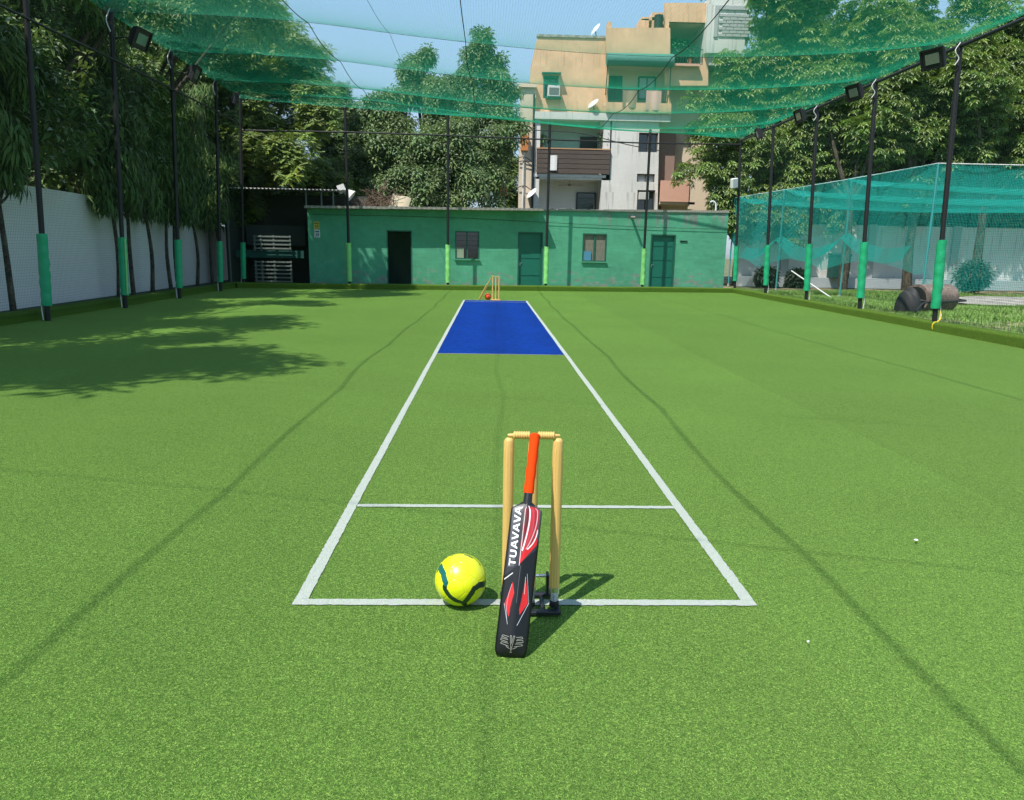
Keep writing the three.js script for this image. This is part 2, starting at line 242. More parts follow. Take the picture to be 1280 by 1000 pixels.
// rails
const ext = (a, b, t) => a.clone().lerp(b, t);
const railL = [[-11.2, 5.38], [-14.75, 5.49], [-18.1, 5.59], [-21.78, 5.70], [-25.71, 5.82], [-28.75, 5.9]];
solo('net_rail', tube([V(-8.3, 5.0, 1)].concat(railL.map(([z, y], i) => V(LP[i][0] + .24 * y / poleHL(z) + .06, y, z))), .024, 8), M.pole, 'thin dark rail strung below the tops of the posts along the white wall', 'rail');
solo('net_rail', tube([V(8.8, 5.25, 1)].concat(rpT.map(p => p.clone().add(V(0, -.04, 0)))), .04, 8), M.pole, 'black pipe rail along the tops of the posts beside the rough grass', 'rail');
solo('net_rail', tube([V(-9.4, 5.72, -28.75), V(-5.6, 5.75, -28.82), V(-1.83, 5.78, -29.27), V(2.07, 5.78, -29.74), V(6.08, 5.8, -30.22), V(9.8, 5.86, -30.42)], .028, 8), M.pole, 'black pipe rail across the posts in front of the green building', 'rail');
// roof surface
const xTL = z => lerp(-8.64, -9.38, (z + 14.75) / -14), xTR = z => lerp(9.16, 9.76, (z + 15.5) / -14.95);
const zBack = u => lerp(-28.75, -30.45, u);
const cab = [[5.5, 8.5], [1.5, 4.8], [-2.6, .8], [-6.2, -2.6], [-9.9, -6.2], [-14.0, -11.2], [-18.1, -15.5], [-21.78, -19.04], [-25.71, -22.73], [-27.6, -26.61]];
const prof = [[0, 6.65], [.13, 6.56], [.25, 6.40], [.38, 6.1], [.51, 5.84], [.63, 5.68], [.745, 5.62], [.88, 5.68], [1, 5.86]];
function profile(u) { let k = 0; while (k < prof.length - 2 && u > prof[k + 1][0]) k++; const g = i => prof[clamp(i, 0, prof.length - 1)], t = (u - prof[k][0]) / (prof[k + 1][0] - prof[k][0]); const m0 = (g(k + 1)[1] - g(k - 1)[1]) / (g(k + 1)[0] - g(k - 1)[0]), m1 = (g(k + 2)[1] - g(k)[1]) / (g(k + 2)[0] - g(k)[0]), h = prof[k + 1][0] - prof[k][0], t2 = t * t, t3 = t2 * t; return (2 * t3 - 3 * t2 + 1) * g(k)[1] + (t3 - 2 * t2 + t) * h * m0 + (-2 * t3 + 3 * t2) * g(k + 1)[1] + (t3 - t2) * h * m1; }
const roofBase = (u, z) => { const b = profile(clamp(u)) + (-z - 20) * .024, e = lerp(6.82, 6.08, u), w = sstep(3.6, 0, z - zBack(u)); return lerp(b, e, w); };
function roofY(u, z) {
  let k = 0; const cz = i => i < cab.length ? lerp(cab[i][0], cab[i][1], u) : zBack(u);
  while (k < cab.length - 1 && z < cz(k + 1)) k++;
  const a = cz(k), b = cz(k + 1), v = clamp((z - a) / (b - a)), L = Math.abs(b - a);
  return roofBase(u, z) - (.040 * L) * 4 * v * (1 - v) * (.85 + .15 * Math.sin(u * 9 + k * 2.3)) * sstep(0, .06, u) * sstep(1, .95, u);
}
const roofP = (u, z, dy = 0) => V(lerp(xTL(z), xTR(z), u), roofY(u, z) + dy, z);
{
  const S = new Strands(), MESH = .05, r = .0015; const nu = Math.round(18.4 / MESH);
  for (let i = 0; i <= nu; i++) { const u = i / nu, z1 = zBack(u), n = 70, pts = []; for (let k = 0; k <= n; k++) pts.push(roofP(u, lerp(3, z1, k / n))); S.add(pts, r); }
  const nz = Math.round(33 / MESH); for (let i = 0; i < nz; i++) { const q = i / nz, pts = []; for (let k = 0; k <= 34; k++) { const u = k / 34; pts.push(roofP(u, lerp(3, zBack(u), q))); } S.add(pts, r); }
  solo('roof_net', S.geo(), M.netRoof, 'green knotted net sagging overhead across the whole cage', 'net');
}
cab.forEach((c, k) => { if (k < 1) return; const pts = []; for (let i = 0; i <= 40; i++) { const u = i / 40; pts.push(roofP(u, lerp(c[0], c[1], u), -.006)); } solo('roof_cable', tube(pts, .0045, 5), M.rope, 'thin steel cable strung across the cage under the roof net', 'cable', 'cables across the roof net'); });
for (const [x, r, l] of [[-4.22, .0092, 'dark rope running under the roof net toward the feathery tree'], [-.72, .0092, 'dark rope running under the roof net above the wicket'], [3.55, .0092, 'dark rope running under the roof net toward the peach building'], [-2.4, .004, 'thin cord running under the roof net beside the dark ropes']]) {
  const pts = []; for (let i = 0; i <= 120; i++) { const z = lerp(2.9, -28.2, i / 120), u = (x - xTL(z)) / (xTR(z) - xTL(z)); const p = roofP(u, z, -.018); p.x += Math.sin(z * .42 + x) * .035 + Math.sin(z * 1.1) * .015; pts.push(p); }
  solo('roof_rope', tube(pts, r, 6), M.rope, l, 'rope');
}
// side and back nets: between a top line and a foot line
function wallNet(a, b, topY, footY, lean, label, mat, r, MESH = .05, seed = 1) {
  const S = new Strands(), L = a.distanceTo(b), n = Math.round(L / MESH), R = rng(seed), hmax = 6.6, p1 = R() * 6;
  const P = (t, y) => { const p = a.clone().lerp(b, t), out = Math.sin(t * L * .9 + p1) * .05 * Math.sin(clamp(y / hmax) * 3.14) + lean.w * y / hmax; return V(p.x + lean.x * out, y, p.z + lean.z * out); };
  for (let i = 0; i <= n; i++) { const t = i / n, y0 = footY(t), y1 = topY(t), pts = []; for (let k = 0; k <= 8; k++) pts.push(P(t, lerp(y0, y1, k / 8))); S.add(pts, r); }
  const rows = Math.round(6.3 / MESH); for (let j = 0; j <= rows; j++) { const q = j / rows, pts = [], m = Math.round(L / .6); for (let k = 0; k <= m; k++) { const t = k / m, y = lerp(footY(t), topY(t), q); pts.push(P(t, y + .008 * Math.sin(t * L * 1.7 + j))); } S.add(pts, r); }
  return solo('side_net', S.geo(), mat, label, 'net');
}
wallNet(V(-8.35, 0, 2), V(-9.7, 0, -28.75), t => roofY(0, lerp(2, -28.75, t)), t => .12, { x: 1, z: 0, w: .26 }, 'dark fine net hanging behind the posts along the white brick wall', M.netSide, .0013, .05, 2);
wallNet(V(8.82, 0, 2), V(10.06, 0, -30.45), t => roofY(1, lerp(2, -30.45, t)), t => .19, { x: -1, z: 0, w: .24 }, 'dark fine net hanging from the pipe rail beside the rough grass', M.netSide, .0013, .05, 3);
wallNet(V(-9.6, 0, -28.83), V(9.9, 0, -30.52), t => roofBase(t, zBack(t)), t => .15, { x: 0, z: 1, w: 0 }, 'dark fine net hanging behind the posts with lime pads', M.netSide, .0013, .05, 4);

// floodlights
function floodlight(p, dir, label, group, s = 1) {
  const t = thing('floodlight', label, 'floodlight', [p.x, p.y, p.z], group);
  const arm = Math.sign(dir.x);
  mesh('bracket', join(tube([V(0, 0, 0), V(arm * .2 * s, .02, .0), V(arm * .32 * s, -.02, 0)], .016, 6), mv(box(.03, .3 * s, .03), arm * .33 * s, -.02, 0)), M.black, t);
  const head = new THREE.Group(); head.name = 'lamp_head'; head.position.set(arm * .47 * s, 0, 0); head.scale.setScalar(s); t.add(head);
  head.quaternion.setFromRotationMatrix(new THREE.Matrix4().lookAt(dir.clone(), V(0, 0, 0), V(0, 1, 0)));
  const fins = []; for (let k = -4; k <= 4; k++) fins.push(mv(box(.008, .26, .05), k * .045, 0, -.07));
  mesh('housing', join(mv(box(.48, .36, .09, .02), 0, 0, 0), ...fins), M.black, head);
  mesh('rim', join(mv(box(.52, .035, .03), 0, .185, .05), mv(box(.52, .035, .03), 0, -.185, .05), mv(box(.035, .335, .03), .2425, 0, .05), mv(box(.035, .335, .03), -.2425, 0, .05)), M.pole, head);
  mesh('lens', mv(box(.30, .2, .01), 0, 0, .052), M.lampGlass, head);
  return t;
}
for (const i of [2, 3, 4]) { const p = lpT[i].clone().add(V(.05, -.55, 0)); floodlight(p, V(.75, -.35, .55 - i * .22).normalize(), 'black floodlight bracketed high on a post along the white wall', 'floodlights on the posts along the white wall', 1.15); const w = tube(curve([V(-.02, .6, 0), V(-.1, .35, .04), V(-.02, .1, .06)], 10), .011, 6); solo('white_cable', w, M.wire, 'white cable looped at the top of a post along the white wall', 'cable', 'white cables on the posts along the white wall', [p.x - .02, p.y, p.z + .06]); }
for (const i of [1, 2, 3, 4]) { const p = rpT[i].clone().add(V(-.04, -.28, 0)); floodlight(p, V(-.8, -.3, .5 - i * .16).normalize(), 'black floodlight bracketed on a post beside the rough grass', 'floodlights on the posts beside the rough grass', .98); if (i < 4) solo('white_cable', tube(curve([V(.0, .28, .05), V(-.09, .12, .06), V(.0, -.02, .06), V(-.06, -.14, .05)], 14), .010, 6), M.wire, 'white cable looped at the top of a post beside the rough grass', 'cable', 'white cables on the posts beside the rough grass', [p.x - .02, p.y, p.z + .05]); }
{ const p = V(9.66, 4.35, -30.2), t = thing('small_floodlight', 'small white floodlight clamped to the corner post beside the green building', 'floodlight', [p.x, p.y, p.z]); mesh('lamp_head', mv(box(.3, .38, .16, .03), -.12, 0, 0, .2, .5, .2), M.wire, t); mesh('bracket', mv(box(.2, .03, .03), .02, 0, -.05), M.black, t); }

// ------------------------------------------------------------------ near wicket, bat, football
{
  const sx = [-.09, .01, .112].map(v => v), zs = -2.86, lean = -.035;
  const t = thing('spring_stumps', 'three pale wooden stumps on black spring base beside the yellow football', 'wicket', [.011, 0, zs]);
  const bar = (w, h, d, x, y, z) => mv(box(w, h, d, .004), x, y, z);
  mesh('base_frame', join(bar(.25, .016, .03, 0, .018, .045), bar(.022, .014, .13, -.112, .017, -.04), bar(.022, .014, .13, .112, .017, -.04), bar(.25, .014, .026, 0, .017, -.12), bar(.016, .012, .13, .052, .016, -.04), bar(.016, .012, .13, -.05, .016, -.04)), M.iron, t);
  for (const x of [-.078, .078]) mesh('hinge_plate', bar(.012, .1, .05, x, .08, -.09), M.iron, t);
  mesh('hinge_rod', tube([V(-.095, .118, -.09), V(.095, .118, -.09)], .007, 8), M.steel, t);
  const prof = [[0, 0], [.019, 0], [.0215, .03], [.0225, .6], [.0215, .648], [.015, .658], [.010, .662], [0, .663]].map(p => new THREE.Vector2(p[0], p[1]));
  for (const x of [-.1, 0, .1]) {
    const s = mesh('stump', new THREE.LatheGeometry(prof, 20), M.wood, t, [x, .085, -.005], [lean, x * 2, 0]);
    mesh('ferrule', join(mv(new THREE.CylinderGeometry(.0225, .0225, .03, 16), 0, .008, 0)), M.steel, s);
    mesh('spring', (() => { const pts = []; for (let i = 0; i <= 90; i++) { const a = i / 90 * 9 * 6.283; pts.push(V(x + Math.cos(a) * .0145, .034 + i / 90 * .055, .004 + Math.sin(a) * .0145)); } return join(tube(pts, .0035, 5), mv(new THREE.CylinderGeometry(.012, .014, .06, 12), x, .062, .004)); })(), M.steel, t);
    mesh('socket', mv(new THREE.CylinderGeometry(.019, .021, .022, 14), x, .043, .012, .2), M.iron, t);
  }
  // bails
  const yTop = .085 + .663 * Math.cos(lean) + .0085, zTop = zs - .005 + .663 * Math.sin(lean);
  const bp = []; for (const [u, r] of [[-.056, 0], [-.056, .006], [-.036, .007], [-.034, .0105]]) bp.push([r, u]);
  for (let k = 0; k < 7; k++) { const a = -.034 + k * .0097; bp.push([.0165, a + .001], [.0170, a + .0055], [.0115, a + .008]); } bp.push([.0105, .034], [.007, .036], [.006, .056], [0, .056]);
  for (const [x, l] of [[-.051, 'grooved wooden bail lying on the stump tops on the football side'], [.051, 'grooved wooden bail lying on the stump tops away from the football']]) { const g = new THREE.LatheGeometry(bp.map(p => new THREE.Vector2(p[0], p[1])), 14); g.rotateZ(Math.PI / 2); solo('bail', g, M.wood, l, 'bail', undefined, [.011 + x * .98, yTop + .001, zTop]); }
}
// bat leaning on the middle stump
{
  const toe = V(-.083, .004, -2.5), top = V(.012, .775, -2.823), ax = top.clone().sub(toe).normalize();
  const face = V(-.06, .0, 1); face.addScaledVector(ax, -face.dot(ax)).normalize(); const side = ax.clone().cross(face).normalize();  // side points to image right
  const t = thing('cricket_bat', 'black and red cricket bat with orange grip leaning on the stumps', 'cricket bat');
  t.matrixAutoUpdate = true; t.position.copy(toe); t.quaternion.setFromRotationMatrix(new THREE.Matrix4().makeBasis(side, ax, face));
  const L = top.distanceTo(toe), blade = .575;
  // print
  const W = 512, H = 2048, cv = document.createElement('canvas'); cv.width = W; cv.height = H; const c = cv.getContext('2d');
  c.fillStyle = '#08080a'; c.fillRect(0, 0, W, H);
  const X = v => v * W, Y = v => v * H, poly = (pts, f) => { c.fillStyle = f; c.beginPath(); pts.forEach(([x, y], i) => i ? c.lineTo(X(x), Y(y)) : c.moveTo(X(x), Y(y))); c.closePath(); c.fill(); };
  const line = (pts, s, w) => { c.strokeStyle = s; c.lineWidth = w; c.lineCap = 'round'; c.beginPath(); c.moveTo(X(pts[0][0]), Y(pts[0][1])); if (pts.length === 3) c.quadraticCurveTo(X(pts[1][0]), Y(pts[1][1]), X(pts[2][0]), Y(pts[2][1])); else for (const p of pts.slice(1)) c.lineTo(X(p[0]), Y(p[1])); c.stroke(); };
  // v runs from the shoulder (0) to the toe (1)
  poly([[.02, .02], [.98, .02], [.98, .30], [.5, .40], [.02, .50]], '#2b2b30');
  poly([[.48, .03], [.94, .03], [.95, .26], [.47, .41]], '#a5202a'); poly([[.62, .03], [.76, .03], [.80, .20], [.56, .34], [.50, .36]], '#c43038');
  poly([[.49, .03], [.56, .03], [.60, .12], [.50, .30]], '#5c1d22'); poly([[.47, .41], [.46, .36], [.95, .23], [.95, .275]], '#d21e1e');
  line([[.58, .03], [.70, .12], [.50, .32]], '#f2eeee', 22); line([[.84, .04], [.95, .16], [.62, .31]], '#d8b9bb', 14); line([[.92, .18], [.90, .26], [.66, .31]], '#efe8e8', 18); line([[.70, .05], [.86, .14], [.60, .28]], '#b9545a', 10);
  poly([[.92, .02], [.99, .02], [.99, .28], [.93, .20]], '#5a5a60');
  line([[.455, .03], [.455, .42]], '#e9dede', 9); line([[.43, .04], [.43, .38]], '#8c2f35', 8); line([[.5, .42], [.5, .66]], '#6f7076', 5);
  poly([[.045, .035], [.34, .035], [.30, .43], [.10, .44]], '#55555a');
  c.save(); c.translate(X(.335), Y(.43)); c.rotate(-Math.PI / 2); c.fillStyle = '#15151a'; c.font = 'bold 150px sans-serif'; c.textBaseline = 'alphabetic'; const word = 'TUAVAVA', tw = c.measureText(word).width; c.scale(Y(.395) / tw, .98); c.fillText(word, 12, 14); c.fillStyle = '#f4f4f4'; c.fillText(word, 0, 0); c.restore();
  line([[.05, .52], [.28, .475]], '#d8d8da', 14);
  poly([[.32, .53], [.40, .60], [.31, .755], [.14, .675]], '#cf1d20'); poly([[.385, .60], [.30, .73], [.37, .68]], '#5a0f12'); line([[.30, .545], [.13, .675], [.30, .80]], '#b9bcc2', 5); line([[.13, .675], [.30, .80]], '#b9bcc2', 7);
  poly([[.71, .50], [.80, .57], [.87, .655], [.64, .735], [.61, .70]], '#cf1d20'); poly([[.70, .52], [.62, .70], [.66, .64]], '#5a0f12'); line([[.74, .47], [.89, .655]], '#c5c8ce', 5); line([[.89, .655], [.60, .80]], '#c5c8ce', 8); line([[.70, .49], [.72, .60]], '#e6e6e6', 5);
  // emblem: E V E with wing bars
  c.strokeStyle = '#a9a79a'; c.lineWidth = 6; c.lineJoin = 'miter'; const em = pts => { c.beginPath(); pts.forEach(([x, y], i) => i ? c.lineTo(X(x), Y(y)) : c.moveTo(X(x), Y(y))); c.stroke(); };
  em([[.43, .868], [.47, .868], [.50, .915], [.53, .868], [.57, .868], [.50, .962], [.43, .868]]);
  for (const q of [-1, 1]) { em([[.5 + q * .11, .876], [.5 + q * .30, .870], [.5 + q * .33, .880], [.5 + q * .15, .888]]); em([[.5 + q * .13, .896], [.5 + q * .33, .890], [.5 + q * .35, .902], [.5 + q * .14, .910]]); em([[.5 + q * .11, .918], [.5 + q * .31, .914], [.5 + q * .34, .924], [.5 + q * .09, .936]]); em([[.5 + q * .05, .950], [.5 + q * .14, .942], [.5 + q * .18, .930]]); }
  em([[.47, .972], [.53, .972]]);
  const R = rng(77); for (let i = 0; i < 500; i++) { c.fillStyle = `rgba(${R() < .5 ? '200,200,190' : '20,20,22'},${.05 + R() * .12})`; c.fillRect(R() * W, R() * H, 1 + R() * 3, 1 + R() * 14); }
  const map = new THREE.CanvasTexture(cv); map.colorSpace = THREE.SRGBColorSpace; map.anisotropy = 8;
  const mPrint = new THREE.MeshPhysicalMaterial({ map, roughness: .45, clearcoat: .2, clearcoatRoughness: .35 });
  // blade: ridge toward the camera, flat behind, rounded shoulders and toe
  const sec = [], ns = 40, nc = 18, P = [], U = [], I = [];
  const half = v => { const y = v * blade; let w = .0605; if (v < .07) w *= .86 + .14 * Math.sqrt(1 - (1 - v / .07) ** 2); if (v > .945) { const q = (v - .945) / .055; w = lerp(.0605, .0185, q * q * (3 - 2 * q)); } return w; };
  for (let i = 0; i <= ns; i++) {
    const v = i / ns, w = half(v), y = v * blade, fat = Math.min(1, .55 + v * 4) * (v > .85 ? lerp(1, .75, (v - .85) / .15) : 1), ridge = .031 * fat, edge = .013 * fat, round = v < .05 ? Math.sqrt(1 - (1 - v / .05) ** 2) * .5 + .5 : 1;
    const ring = []; for (let k = 0; k <= 10; k++) { const s = k / 10 * 2 - 1; ring.push([s * w, edge + (ridge - edge) * (1 - Math.pow(Math.abs(s), 1.15)) * round, k / 10]); }
    ring.push([w * 1.0, -edge * .9, 1]); ring.push([w * .8, -edge * 1.25, .99], [0, -edge * 1.35, .5], [-w * .8, -edge * 1.25, .01], [-w, -edge * .9, 0]);
    ring.forEach(([x, z, u]) => { P.push(x, y, z); U.push(u, v); }); 
  }
  const m = 16; // ring length 11+1+4
  for (let i = 0; i < ns; i++) for (let k = 0; k < m; k++) { const a = i * m + k, b = i * m + (k + 1) % m, c2 = a + m, d2 = b + m; if (true) I.push(a, b, c2, c2, b, d2); }
  for (const e of [0, ns]) { const c0 = P.length / 3; P.push(0, e ? blade : -.002, .004); U.push(.5, e ? .999 : .001); for (let k = 0; k < m; k++) { const a = e * m + k, b = e * m + (k + 1) % m; e ? I.push(a, b, c0) : I.push(b, a, c0); } }
  let g = new THREE.BufferGeometry(); g.setAttribute('position', new THREE.Float32BufferAttribute(P, 3)); g.setAttribute('uv', new THREE.Float32BufferAttribute(U, 2)); g.setIndex(I); 
  g.computeVertexNormals();
  mesh('blade', g, mPrint, t);
  mesh('neck', tube([V(0, blade - .012, .006), V(0, blade + .02, .004), V(0, blade + .055, 0)], k => .0178 - .002 * k, 14), std([.018, .018, .02], .35), t);
  const grip = []; for (let i = 0; i <= 150; i++) grip.push(V(0, lerp(blade + .035, L, i / 150), 0)); const gR = rng(5);
  mesh('grip', join(tube(grip, k => .0188 + .0013 * Math.abs(Math.sin(k * 62)) + .0008 * Math.sin(k * 23) + (k > .96 ? .001 : 0), 16), mv(new THREE.SphereGeometry(.0192, 16, 8).scale(1, .45, 1), 0, L, 0)), new THREE.MeshPhysicalMaterial({ color: new THREE.Color().setRGB(.90, .062, .003), roughness: .8, specularIntensity: .3, bumpMap: rep(plasterBump, 20), bumpScale: .001 }), t);
}
// football
function football(p, R0, label, cols, seed, view) {
  const t = thing('football', label, 'ball', [p.x, p.y, p.z]);
  const ico = new THREE.IcosahedronGeometry(1, 0).attributes.position, vs = [];
  for (let i = 0; i < ico.count; i++) { const v = V(ico.getX(i), ico.getY(i), ico.getZ(i)).normalize(); if (!vs.some(w => w.distanceTo(v) < .01)) vs.push(v); }
  const near = vs.map((v, i) => vs.map((w, j) => [j, v.distanceTo(w)]).filter(([j, d]) => j !== i && d < 1.1).map(([j]) => j));
  const cut = (i, j) => vs[i].clone().lerp(vs[j], 1 / 3), faces = [];
  vs.forEach((v, i) => { const ps = near[i].map(j => cut(i, j)); faces.push(ps); });
  for (let i = 0; i < 12; i++) for (const j of near[i]) for (const k of near[i]) if (j > i && k > j && near[j].includes(k)) faces.push([cut(i, j), cut(j, i), cut(j, k), cut(k, j), cut(k, i), cut(i, k)]);
  const q = new THREE.Quaternion().setFromEuler(new THREE.Euler(seed, seed * 1.7, seed * .6));
  const m = new THREE.MeshPhysicalMaterial({ vertexColors: true, roughness: .32, clearcoat: .35, clearcoatRoughness: .25 });
  for (const ps0 of faces) {
    const ps = ps0.map(v => v.clone().applyQuaternion(q)); const c = ps.reduce((a, b) => a.add(b), V(0, 0, 0)).divideScalar(ps.length), n0 = c.clone().normalize(), ax = ps[0].clone().sub(c).normalize(), ay = n0.clone().cross(ax);
    ps.sort((a, b) => Math.atan2(a.clone().sub(c).dot(ay), a.clone().sub(c).dot(ax)) - Math.atan2(b.clone().sub(c).dot(ay), b.clone().sub(c).dot(ax)));
    const P = [], C = [], I = [], N = 15;
    ps.forEach((a, e) => { const b = ps[(e + 1) % ps.length]; const row = [];
      for (let i = 0; i <= N; i++) { row[i] = []; for (let j = 0; j <= i; j++) { const w0 = 1 - i / N, w1 = (i - j) / N, w2 = j / N; const v = c.clone().multiplyScalar(w0).addScaledVector(a, w1).addScaledVector(b, w2); const d = w0; const rr = R0 * (1 - .014 * Math.exp(-((d / .075) ** 2))); v.normalize(); row[i][j] = P.length / 3; P.push(v.x * rr, v.y * rr, v.z * rr); const k = cols(v); C.push(...k); } }
      for (let i = 0; i < N; i++) for (let j = 0; j <= i; j++) { I.push(row[i][j], row[i + 1][j], row[i + 1][j + 1]); if (j < i) I.push(row[i][j], row[i + 1][j + 1], row[i][j + 1]); } });
    const g = new THREE.BufferGeometry(); g.setAttribute('position', new THREE.Float32BufferAttribute(P, 3)); g.setAttribute('color', new THREE.Float32BufferAttribute(C, 3)); g.setIndex(I); g.computeVertexNormals();
    // smooth over the fan joints: normals follow the sphere except in the seam
    const nn = g.attributes.normal; for (let i = 0; i < nn.count; i++) { const v = V(P[i * 3], P[i * 3 + 1], P[i * 3 + 2]); const l = v.length(); v.divideScalar(l); if (l > R0 * .9975) nn.setXYZ(i, v.x, v.y, v.z); }
    mesh('panel', g, m, t);
  }
  return t;
}
{
  const R0 = .11, p = V(-.285, R0 - .002, -2.93), f = camera.position.clone().sub(p).normalize(), r = camR.clone().addScaledVector(f, -camR.dot(f)).normalize(), u = f.clone().cross(r);
  const S = (x, y) => { const l = Math.hypot(x, y), k = l > .98 ? .98 / l : 1; x *= k; y *= k; return r.clone().multiplyScalar(x).addScaledVector(u, y).addScaledVector(f, Math.sqrt(1 - x * x - y * y)); };
  const teal = [.006, .12, .10], drk = [.008, .035, .022];
  const bands = [[[[-.80, .50], [-.66, .22], [-.57, -.12]], .13, teal], [[[-.57, -.12], [-.60, -.32], [-.42, -.60], [-.12, -.80], [.14, -.86]], .105, drk], [[[.14, -.86], [.34, -.62], [.52, -.34], [.72, -.20], [.97, -.14]], .12, drk], [[[-.72, .66], [-.3, .93], [.1, .97], [.45, .84], [.75, .55]], .032, drk], [[[.16, .93], [.42, .82]], .05, [.03, .12, .06]], [[[.97, .0], [.94, .32]], .03, drk], [[[.14, -.86], [.2, -.97]], .09, drk], [[[-.9, .3], [-.84, .5]], .06, drk]];
  const lines = bands.map(([pts, w, c]) => [pts.map(q => S(...q)), w, c]);
  const lines2 = lines.map(([pts, w, c]) => [pts.map(v => v.clone().multiplyScalar(-1)), w, c]);
  const dseg = (v, a, b) => { const ab = b.clone().sub(a), t = clamp(v.clone().sub(a).dot(ab) / ab.lengthSq()); return v.distanceTo(a.clone().addScaledVector(ab, t)); };
  const nz = vnoise(31, 64);
  football(p, R0, 'bright yellow football with dark green bands beside the bat', v => { for (const [pts, w, c] of lines.concat(lines2)) for (let i = 0; i < pts.length - 1; i++) if (dseg(v, pts[i], pts[i + 1]) < w) return c.map(q => q * (.9 + .2 * nz(v.x * 30 + 40, v.y * 30 + 40))); const k = 1 - .10 * nz(v.x * 9 + 20, v.y * 9 + v.z * 7 + 20), sc = Math.min(v.distanceTo(S(.18, .36)), v.distanceTo(S(-.4, .25))); const s = sc < .06 ? .72 : 1; return [.82 * k * s, .88 * k * s, .012]; }, .4);
}
// far wicket, bat and orange ball
{
  const z = -23.1, t = thing('wooden_stumps', 'distant wooden stumps at the end of the blue mat', 'wicket', [.01, 0, z]);
  mesh('base_board', mv(box(.3, .03, .12, .005), 0, .02, 0), M.wood, t);
  for (const x of [-.1, 0, .1]) mesh('stump', mv(new THREE.CylinderGeometry(.02, .02, .7, 12), x, .38, 0), M.wood, t);
  for (const [x, l] of [[-.05, 'small bail on the distant stumps, on the side of the leaning bat'], [.05, 'small bail on the distant stumps, away from the leaning bat']]) solo('bail', mv(new THREE.CylinderGeometry(.010, .010, .098, 10), 0, 0, 0, 0, 0, Math.PI / 2), M.wood, l, 'bail', undefined, [.01 + x, .741, z]);
  const b = thing('wooden_bat', 'plain pale bat leaning on the distant stumps', 'cricket bat'); const a0 = V(-.50, .01, -23.35), a1 = V(-.10, .77, -23.13), ax = a1.clone().sub(a0).normalize(), fc = V(.2, 0, 1); fc.addScaledVector(ax, -fc.dot(ax)).normalize(); const L = a0.distanceTo(a1);
  b.position.copy(a0); b.quaternion.setFromRotationMatrix(new THREE.Matrix4().makeBasis(ax.clone().cross(fc), ax, fc));
  mesh('blade', mv(box(.07, L * .64, .035, .012), 0, L * .32, 0), M.wood, b); mesh('handle', mv(new THREE.CylinderGeometry(.016, .018, L * .37, 10), 0, L * .815, 0), M.wood, b);
  football(V(-.235, .1, -23.4), .105, 'orange ball beside the distant stumps', v => Math.sin(v.x * 7 + v.y * 5) > .75 ? [.25, .02, .01] : [.80, .10, .02], 1.1);
}
// litter on the turf, yellow rope
for (const [x, z, s, l] of [[2.11, -3.62, .024, 'torn white scrap of paper lying on the open turf'], [1.08, -2.58, .011, 'tiny white crumb of paper on the turf outside the pitch corner']]) { const g = new THREE.PlaneGeometry(s, s * .6, 3, 2); const p = g.attributes.position, R = rng(x * 100); for (let i = 0; i < p.count; i++) p.setZ(i, R() * s * .3); g.rotateX(-1.3); g.computeVertexNormals(); solo('paper_scrap', g, std([.85, .85, .85], .9), l, 'paper', undefined, [x, .018, z], [0, .6, 0]); }
{ const pts = []; for (let i = 0; i <= 40; i++) { const a = i / 40 * 6.283 * 1.3; pts.push(V(Math.cos(a) * .075 - .02, .12 + Math.sin(a) * .085 - i * .001, .13 + i * .0004)); } pts.push(V(.08, .25, .1), V(.12, .34, .06), V(.1, .42, .03)); solo('yellow_rope', tube(pts, .011, 6), std([.78, .55, .03], .7), 'yellow rope knotted at the foot of a padded post', 'rope', undefined, [9.3, 0, -15.42]); }

